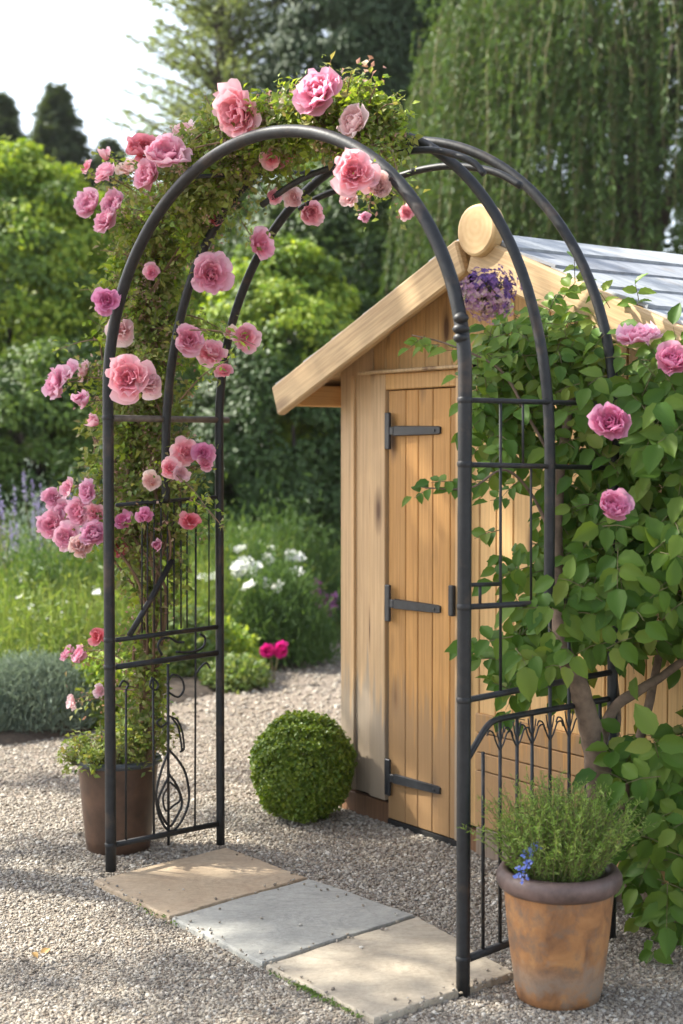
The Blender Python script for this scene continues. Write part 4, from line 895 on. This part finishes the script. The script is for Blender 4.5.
for px, py, dy, rx, h, mm, lab in ((20, 690, .9, .4, .75, 'lf_feather', 'soft feathery green plant in the grass right behind the santolina'), (70, 690, 1.3, .45, .85, 'lf_mid', 'leafy green clump in the grass left of the arch front post'), (-10, 680, 2.0, .5, 1.0, 'lf_silver', 'grey green clump under the lavender at the left border'), (110, 690, 2.2, .5, .95, 'lf_feather', 'feathery clump behind the arch front post at grass height'), (180, 680, 2.0, .5, .8, 'lf_mid', 'green leafy clump seen between the thin bars of the left panel'), (45, 690, 2.6, .45, 1.05, 'lf_silver', 'grey leaved clump under the lavender spikes near the pink rose cluster')):
    cs = G(px, py); mound('meadow_clump', lab, 'plant', (cs[0], cs[1] + dy), rx, .4, h, 5000, .075, mm, T_rhomb(.11, .03), 1.2, spiky=.16, group='leafy clumps in the meadow')
# meadow grass filling the bed
mb = MB(); n = 15000; y = R.uniform(8.4, 13.5, n); x = R.uniform(-3.4, -.35, n)
pxs = 341.5 + 1500 * x / y; lim = np.interp(pxs, [-200, 0, 75, 112, 222, 300], [8.6, 8.75, 9.2, 9.6, 10.6, 12.5]); k_ = (y > lim) & (pxs > -160); x, y = x[k_], y[k_]; n = len(x)
hgt = R.uniform(.35, .85, n) * np.interp(y, [8.4, 9.5, 12], [.55, .9, 1.15]); d = nz(np.column_stack([R.normal(0, .38, n), R.normal(0, .38, n), np.ones(n)]))
T_blade = (np.array([(-.006, 0, 0), (.006, 0, 0), (.005, .55, .05), (-.005, .55, .05), (0, 1, .22)]), np.array([(3, 2, 4)]), np.array([(0, 1, 2, 3)]))
leaves(mb, np.column_stack([x, y, np.full(n, .03)]), np.column_stack([R.normal(0, .6, n), -np.ones(n), np.full(n, .2)]), d, hgt, T_blade)
n2 = 60000; ii = R.integers(0, n, n2); f = R.uniform(.2, .95, n2); P = np.column_stack([x[ii], y[ii], np.full(n2, .03)]) + d[ii] * (hgt[ii] * f)[:, None] + rn(n2) * .035
leaves(mb, P, rn(n2) + np.array([0, -.4, .5]), rn(n2) * .6 + Z * .6, R.uniform(.03, .075, n2), T_rhomb(.12, .03))
tag(mb.build('meadow_grass', M['lf_grass']), 'tall fresh green meadow grass filling the flower bed', kind='stuff')
# lavender, white flowers, peonies
def stemplant(name, label, catg, c, heads, head_fn, m, group=None, spread=.1, sm='stem', hn='flower_head'):
    t = thing(name, label, catg, (c[0], c[1], 0), 0, group); s_ = MB()
    for p in heads:
        p = np.array(p); b = np.array([c[0], c[1], 0]) + np.array([R.normal(0, spread), R.normal(0, spread), 0]); q = cat([b, b * .45 + p * .55 + np.array([0, 0, .08]), p], 5); tube(s_, q, np.linspace(.004, .0022, len(q)), 4, False)
        h_ = MB(); head_fn(h_, p, q[-1] - q[-3]); h_.build(hn, M[m], t)
    s_.build('stem', M[sm], t); return t
def spike(mb, p, d, L=.22, n=60, s0=.012):
    d = nz(d + Z * .5); f = R.random(n); r_ = .018 * (1.1 - .7 * f); P = p + d * (f * L)[:, None] + nz(rn(n)) * r_[:, None]; leaves(mb, P, rn(n), rn(n) + Z * .6, R.uniform(s0 * .8, s0 * 1.6, n), T_leaf(.4, .1, .1))
for i, (px, yy, lab) in enumerate(((8, 10.8, 'tall lavender plant with dense blue purple spikes at the left border'), (32, 11.2, 'tall lavender plant second from the left border with straight spikes'), (56, 11.6, 'lavender plant standing left of the low pink rose cluster'), (84, 11.8, 'lavender plant with drooping spikes directly behind the pink rose cluster'))):
    c = D(px, 600, yy)
    hd = [D(px + R.normal(0, 13), R.uniform(500, 580) + (20 if i > 1 else 0), yy + R.normal(0, .12)) for _ in range(11)]
    stemplant('lavender', lab, 'lavender', c, hd, lambda mb, p, d: spike(mb, p, d), 'lav', 'lavender along the back of the bed', hn='flower_spike')
def poppy(mb, p, d, r=.055, npet=14):
    f = nz(np.array([-.1, -.6, .8]) + R.normal(0, .3, 3)); t_ = nz(np.cross(f, Z)); b_ = np.cross(f, t_)
    for k in range(npet):
        a = k * 2.4; lift = .15 + .5 * (k / npet); dd = (t_ * math.cos(a) + b_ * math.sin(a)) + f * lift; leaves(mb, (p + R.normal(0, .003, 3))[None], (f + R.normal(0, .2, 3))[None], dd[None], r * R.uniform(.8, 1.15), T_leaf(.46, .12, -.08))
WH = [((237, 566), 10.9), ((256, 566), 11.2), ((246, 562), 11.2), ((268, 560), 11.4), ((290, 556), 11.6), ((298, 557), 11.7), ((293, 572), 11.5), ((297, 573), 11.4), ((250, 572), 11), ((267, 584), 10.8), ((277, 587), 10.7), ((249, 586), 10.6), ((240, 549), 11.4), ((272, 549), 11.8), ((204, 578), 11.0), ((216, 577), 11.0), ((238, 572), 11)]
for lab, ids, c in (('white poppies with the most blooms just right of the arch rear post', (0, 1, 2, 8, 11, 12, 16), D(246, 640, 11.0)), ('white poppies highest in the bed, nearest the shed, before the dark hedge', (3, 4, 5, 6, 7, 13), D(290, 640, 11.5)), ('pair of low white poppies above the feathery mound', (9, 10), D(272, 640, 10.8)), ('two white poppies seen between the arch bars', (14, 15), D(208, 640, 11))):
    stemplant('white_poppy', lab, 'poppy', c, [D(*WH[i][0], WH[i][1]) for i in ids], lambda mb, p, d: poppy(mb, p, d, .062), 'white', 'white poppies in the bed')
for lab, pts, yy in (('white daisies low in the grass above the santolina', ((20, 597), (30, 607), (62, 615), (12, 620)), 9.8), ('white daisies in the grass close left of the arch front post', ((51, 623), (48, 617), (97, 592), (64, 603), (56, 626)), 9.8), ('white daisies at the back of the grass by the lavender', ((22, 580), (66, 590), (95, 588), (38, 613), (80, 604), (8, 604), (58, 577)), 10.6)):
    stemplant('white_daisy', lab, 'daisy', D(np.mean([p[0] for p in pts]), 680, yy), [D(*p, yy + R.normal(0, .1)) for p in pts], lambda mb, p, d: poppy(mb, p, d, .032, 12), 'white', 'white daisies in the grass', .15)
pc2 = D(274, 672, 9.95); peo = thing('magenta_peony', 'low plant with two vivid magenta blooms at the bed edge', 'peony', (pc2[0], pc2[1], 0))
mb = MB()
for px, py in ((268, 651), (281, 650)):
    p = D(px, py, 9.9); tube(mb, cat([(pc2[0], pc2[1], 0), p * .5 + np.array([pc2[0], pc2[1], .1]) * .5, p], 5), .003, 4, False); bloom(p, 15, (-.1, -.8, .5), 'magenta', 'open', peo)
mb.build('stem', M['stem'], peo)
for lab, pts, yy in (('mauve flower spikes down the path against the shed corner', ((318, 600), (325, 606), (334, 606), (330, 612)), 12.2), ('mauve flower spikes leaning over the bend of the path', ((308, 612), (312, 606), (316, 592), (310, 618)), 12.2)):
    stemplant('foxglove', lab, 'foxglove', D(pts[0][0], 640, yy), [D(*p, yy) for p in pts], lambda mb, p, d: spike(mb, p - Z * .05, d, .16, 34, .03), 'mauve', 'mauve flower spikes by the path', .1)

# ------------------------------------------------------------------ shrubs and trees behind
def shrub(name, label, catg, c, rad, zc, nclump, per, L, m, trunks=4, group=None, T=T1, front=True, ragged=.25, m2=None):
    t = thing(name, label, catg, (c[0], c[1], 0), 0, group); c3 = np.array([c[0], c[1], zc]); rad = np.array(rad, float)
    d = nz(rn(nclump * 3)); 
    if front: d = d[d[:, 1] < .45]
    d = d[:nclump]; nc = len(d); lob = nz(rn(14)); lump = 1 + .22 * np.max(np.clip(d @ lob.T - .7, 0, 1), 1) / .3 - .08
    rr = (1 - ragged * R.random(nc)) * lump; cl = c3 + d * rr[:, None] * rad; rc = rad.mean() * R.uniform(.10, .22, nc)
    for mi, (mm, sel) in enumerate(((m, np.ones(nc, bool)),) if m2 is None else ((m, R.random(nc) < .7), (m2, None))):
        if sel is None: sel = ~prev
        prev = sel; k = sel.sum(); e = nz(rn(k * per)); ci = np.repeat(np.where(sel)[0], per)
        P = cl[ci] + e * (rc[ci] * R.random(k * per) ** .4)[:, None] * np.array([1.15, 1.15, .75]); ok = P[:, 2] > .05; mb = MB()
        leaves(mb, P[ok], (d[ci] * .6 + e * .6 + rn(k * per) * .45 + Z * .35)[ok], (e + rn(k * per) * .6 - Z * .2)[ok], R.uniform(L * .65, L * 1.25, ok.sum()), T); mb.build('crown' if mi == 0 else 'mixed_shoots', M[mm], t)  # second leaf colour on a random share of the clumps
    mb = MB()
    for k in range(trunks):
        a = R.uniform(0, 6.3); b = np.array([c[0] + .3 * rad[0] * math.cos(a), c[1] + .3 * rad[1] * math.sin(a), -.05]); e = c3 + np.array([rad[0] * .6 * math.cos(a), rad[1] * .6 * math.sin(a), rad[2] * .4]); tube(mb, cat([b, b * .6 + e * .4 + np.array([R.normal(0, .1), R.normal(0, .1), 0]), e], 5), np.linspace(.05, .015, 11), 7)
    for k in range(16):
        e = cl[R.integers(nc)]; b = c3 * np.array([1, 1, .5]); tube(mb, cat([b, (b + e) / 2 + R.normal(0, .08, 3), e], 4), np.linspace(.025, .006, 9), 5, False)
    mb.build('trunk', M['dkbark'], t, True); return t
def at(px, y): return D(px, 500, y)[:2]
def ztop(py, y): return D(341, py, y)[2]
# left: bright shrubs in the sun
y = 15.5; shrub('bright_shrub', 'big bright yellow green shrub in the sun at the left border', 'shrub', at(10, y), (1.15, 1.0, 1.3), ztop(290, y), 300, 190, .075, 'lf_yellow', m2='lf_mid', T=T1)
y = 16.5; shrub('bright_shrub', 'rounded sunlit green shrub behind the left roses of the arch', 'shrub', at(115, y), (1.05, .9, 1.3), ztop(345, y), 300, 190, .075, 'lf_yellow', m2='lf_mid')
y = 14.2; shrub('bright_shrub', 'bright green bush seen through the arch left of the shed roof', 'shrub', at(285, y), (.72, .7, 1.15), ztop(378, y), 300, 180, .065, 'lf_yellow', m2='lf_mid')
y = 14.0; shrub('hedge_shrub', 'mid green shrub below the bright one at the left border', 'shrub', at(25, y), (1.0, .8, 1.05), ztop(455, y), 260, 180, .065, 'lf_mid', m2='lf_dark')
y = 14.6; shrub('hedge_shrub', 'green shrub low behind the middle of the left rose column', 'shrub', at(130, y), (.9, .7, 1.0), ztop(470, y), 240, 180, .065, 'lf_mid', m2='lf_dark')
y = 13.8; shrub('dark_hedge', 'dark green hedge in shade left of the shed, behind the white poppies', 'hedge', at(262, y), (.85, .6, 1.25), ztop(480, y), 300, 200, .06, 'lf_dark', 7)
y = 14.4; shrub('dark_hedge', 'dark green hedge hidden mostly by the shed corner', 'hedge', at(370, y), (.9, .6, 1.35), ztop(455, y), 260, 180, .06, 'lf_dark', 5)
y = 14.0; shrub('dark_hedge', 'dark hedge behind the lavender at the left', 'hedge', at(60, y + .4), (1.6, .5, .75), ztop(545, y), 240, 180, .06, 'lf_dark', 5)
y = 13.8; shrub('dark_hedge', 'dark hedge seen between the left posts of the arch', 'hedge', at(185, y + .4), (.8, .5, .9), ztop(520, y), 240, 180, .06, 'lf_dark', 5)
y = 19; shrub('broad_tree', 'dark green broad tree behind the arch top and the shed gable', 'tree', at(350, y), (1.5, 1.0, 1.9), ztop(300, y), 330, 180, .085, 'lf_dark', 3, m2='lf_mid')
y = 20; shrub('broad_tree', 'green tree behind the shed ridge under the willow', 'tree', at(480, y), (1.8, 1.0, 2.0), ztop(330, y), 300, 180, .09, 'lf_mid', 3, m2='lf_dark')
y = 21; shrub('broad_tree', 'tall deep green tree behind the pink roses at the arch top', 'tree', at(365, y), (1.25, 1.0, 2.3), ztop(60, y), 380, 180, .085, 'lf_spruce', 2)
y = 22; shrub('broad_tree', 'green tree between the larch and the sunlit shrubs', 'tree', at(215, y), (1.7, 1.0, 1.5), ztop(290, y), 300, 170, .09, 'lf_mid', 3)
y = 24; shrub('broad_tree', 'green tree low behind the big sunlit shrub at the left', 'tree', at(40, y), (2.8, 1.0, 2.0), ztop(330, y), 300, 170, .1, 'lf_mid', 3)

def conifer(name, label, px, y, py_top, half_px, z0, m, nwh, per, L, asc, dens, droop=.2, group=None):
    b = np.array([*at(px, y), 0]); h_ = ztop(py_top, y); Rm = half_px / 1500 * y; t = thing(name, label, 'tree', b, 0, group)
    mb = MB(); tube(mb, [b - Z * .1, b + Z * h_ * .5 + np.array([R.normal(0, .04), 0, 0]), b + Z * h_], [.018 * h_, .011 * h_, .01], 8); mb.build('trunk', M['dkbark'], t, True)
    br, fo = MB(), MB(); P, DR = [], []
    for k in range(nwh):
        f = k / nwh; z = z0 + (h_ - z0) * f; RL = Rm * (1 - f) ** .85 + .05
        for a in range(per):
            az = R.uniform(0, 2 * PI); LL = RL * R.uniform(.7, 1.12); d = np.array([math.cos(az), math.sin(az), 0])
            s = np.linspace(0, 1, 7); q = b + Z * z + d * (s * LL)[:, None] + Z * ((asc * s - droop * s * s) * LL)[:, None]
            tube(br, q, np.linspace(.012, .004, 7) * (LL + .4), 4, False)
            n = max(5, int(dens * LL)); f_ = R.uniform(.12, 1.0, n) * 5.99; i = f_.astype(int); pp = q[i] + (q[i + 1] - q[i]) * (f_ - i)[:, None]; side = np.cross(d, Z)
            off = R.normal(0, .10, n) * LL * (1.1 - f_ / 6) * 1.6
            pp = pp + side * off[:, None] - Z * (np.abs(off) * .3)[:, None] + rn(n) * .03
            P.append(pp); DR.append(d + side * np.sign(off)[:, None] * .7 + Z * (asc * .4 - .15) + rn(n) * .3)
    P = np.concatenate(P); DR = np.concatenate(DR); leaves(fo, P, rn(len(P)) * .6 + Z, DR, R.uniform(L * .6, L * 1.3, len(P)), T_rhomb(.17, .06)); br.build('branch', M['dkbark'], t); fo.build('crown', M[m], t); return t
conifer('larch_tree', 'tall airy larch with open branches against the white sky', 228, 22, -300, 140, 2.5, 'lf_larch', 95, 6, .12, .75, 56, .22)
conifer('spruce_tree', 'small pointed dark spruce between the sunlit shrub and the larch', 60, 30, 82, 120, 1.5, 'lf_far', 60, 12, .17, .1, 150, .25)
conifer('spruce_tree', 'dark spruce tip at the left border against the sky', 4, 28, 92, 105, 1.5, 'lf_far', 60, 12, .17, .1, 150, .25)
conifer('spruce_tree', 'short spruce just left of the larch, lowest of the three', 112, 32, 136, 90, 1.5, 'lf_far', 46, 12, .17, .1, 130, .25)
conifer('dark_conifer', 'huge dark conifer filling the top behind the arch, left of the willow', 375, 26, -260, 110, 3.0, 'lf_spruce', 75, 11, .30, .1, 75, .3)

# willow
wy = 16.5; wb = np.array([*at(640, wy + 1.0), 0]); wl = thing('willow_tree', 'weeping willow with long hanging green strands above the shed roof', 'tree', wb)
mb = MB(); tube(mb, cat([wb - Z * .1, wb + Z * 2 + np.array([.1, 0, 0]), wb + Z * 4.5, wb + Z * 7.6], 5), np.linspace(.32, .12, 16), 10)
lf, sd_ = MB(), MB(); P, DR = [], []
lim = []
for k in range(26):
    az = R.uniform(0, 2 * PI); e = wb + np.array([2.2 * math.cos(az), 1.9 * math.sin(az) * .8 - .2, R.uniform(5.2, 8.2)]); b = wb + Z * R.uniform(3.4, 6.5); q = cat([b, (b + e) / 2 + Z * .5, e], 6); tube(mb, q, np.linspace(.08, .02, len(q)), 6, False); lim.append(q)
for k in range(2900):
    az = R.uniform(0, 2 * PI); u_ = R.uniform(.25, 1.0) ** .5; zt = 8.6 - 3.0 * u_ ** 2 + R.normal(0, .5); s = wb + np.array([2.6 * u_ * math.cos(az), -.2 + 2.0 * u_ * math.sin(az), zt])
    if R.random() < .45: s[2] -= R.uniform(.5, 2.5)
    if s[1] > wb[1] + 1: continue
    L = R.uniform(1.2, 3.2); n = int(L * 24); tt = np.sort(R.random(n)); az2 = az + R.normal(0, .8); bow = R.uniform(.1, .55) * (1 - np.exp(-3 * tt))
    pp = s + np.column_stack([math.cos(az2) * bow + .03 * np.sin(tt * 7 + k), math.sin(az2) * bow, -tt * L + .12 * np.sin(np.minimum(tt * 5, 1.6))])
    P.append(pp); DR.append(np.column_stack([R.normal(math.cos(az2) * .3, .5, n), R.normal(0, .5, n), np.full(n, -.9)]))
    if k % 3 == 0: tube(sd_, pp[::max(1, n // 7)], .004, 3, False)
P = np.concatenate(P); DR = np.concatenate(DR); ok = P[:, 2] > 1.2; P, DR = P[ok], DR[ok]
leaves(lf, P, rn(len(P)) * .8 + np.array([0, -.5, .3]), DR, R.uniform(.06, .12, len(P)), T_rhomb(.14, .05))
mb.build('trunk', M['dkbark'], wl, True); sd_.build('hanging_twigs', M['stem'], wl); lf.build('crown', M['lf_willow'], wl)
y = 21; shrub('broad_tree', 'deep green tree showing through the willow at the right border', 'tree', at(620, y), (3.0, .8, 3.6), ztop(170, y), 420, 170, .10, 'lf_dark', 3)

# unseen tree added left of the frame to dapple paving and shade the shed
sdir = np.array([-.93, .36, 0]); hc = 7.2; ctr = np.array([.75, 4.6, 0]) + sdir * hc / math.tan(math.radians(42)) + Z * hc
t = thing('added_shade_tree', 'unseen tree added beyond the left border to dapple the gravel and slabs', 'tree', (ctr[0], ctr[1], 0))
n1, n2_ = 175, 70; n_ = n1 + n2_; per = 34
cl = np.concatenate([ctr + np.array([.55, .30, 0]) + nz(rn(n1)) * (R.random((n1, 1)) ** .4) * np.array([1.45, 1.5, 1.2]), ctr + np.array([-1.3, .35, .2]) + nz(rn(n2_)) * (R.random((n2_, 1)) ** .4) * np.array([2.3, 2.3, 1.2])])
e = nz(rn(n_ * per)); P = np.repeat(cl, per, 0) + e * .24 * R.random((n_ * per, 1)) ** .5; mb = MB()
leaves(mb, P, rn(n_ * per) * .6 + Z, rn(n_ * per), R.uniform(.09, .15, n_ * per), T1); mb.build('crown', M['lf_mid'], t)
mb = MB(); b0 = np.array([ctr[0], ctr[1], -.1]); tube(mb, cat([b0, b0 + Z * 3, ctr - Z * .6, ctr + Z * .8], 5), np.linspace(.2, .06, 16), 9)
for k in range(20): tube(mb, cat([ctr - Z * 1.4, (ctr - Z + cl[k]) / 2, cl[k]], 4), np.linspace(.06, .015, 9), 5, False)
mb.build('trunk', M['dkbark'], t, True)

# the faint summer haze that softens the far trees
mb = MB(); box(mb, (-40, -6, -1), (40, 44, 16)); hz = mb.build('haze', M['soil']); tag(hz, 'faint pale summer haze in the air', kind='stuff')
hm = bpy.data.materials.new('summer haze'); hm.use_nodes = True; hn_ = hm.node_tree; hn_.nodes.clear(); ho = hn_.nodes.new('ShaderNodeOutputMaterial'); pv = hn_.nodes.new('ShaderNodeVolumePrincipled')
pv.inputs['Color'].default_value = (.95, .97, 1, 1); pv.inputs['Density'].default_value = .0003; pv.inputs['Anisotropy'].default_value = .3; hn_.links.new(pv.outputs[0], ho.inputs['Volume']); hz.data.materials.clear(); hz.data.materials.append(hm)

# ------------------------------------------------------------------ light
w = bpy.data.worlds.new('World'); sc.world = w; w.use_nodes = True; nt = w.node_tree
bg = nt.nodes['Background']; sky = nt.nodes.new('ShaderNodeTexSky'); sky.sky_type = 'NISHITA'; sky.sun_disc = False
SAZ, SEL = math.atan2(-.93, .36), math.radians(42)    # azimuth from +Y towards +X, sun behind and to the left
sky.sun_elevation = SEL; sky.sun_rotation = SAZ; sky.dust_density = 2.0; sky.air_density = 1.0; sky.ozone_density = 1.0
hs = nt.nodes.new('ShaderNodeHueSaturation'); hs.inputs['Saturation'].default_value = .55   # thin bright haze over the blue
nt.links.new(sky.outputs[0], hs.inputs['Color']); nt.links.new(hs.outputs[0], bg.inputs[0]); bg.inputs[1].default_value = .15
ld = bpy.data.lights.new('sun', 'SUN'); ld.energy = 4.6; ld.angle = math.radians(.6); ld.color = (1, .95, .84)
lo = bpy.data.objects.new('sun', ld); C.objects.link(lo); lo.location = (-8, 8, 12)
sd = Vector((math.sin(SAZ) * math.cos(SEL), math.cos(SAZ) * math.cos(SEL), math.sin(SEL)))
lo.rotation_euler = sd.to_track_quat('Z', 'Y').to_euler()
sc.view_settings.view_transform = 'Standard'; sc.view_settings.look = 'None'; sc.view_settings.gamma = 1; sc.view_settings.exposure = 1.5
sc.cycles.use_denoising = True; sc.cycles.max_bounces = 6; sc.cycles.diffuse_bounces = 3; sc.cycles.transmission_bounces = 4; sc.cycles.glossy_bounces = 2
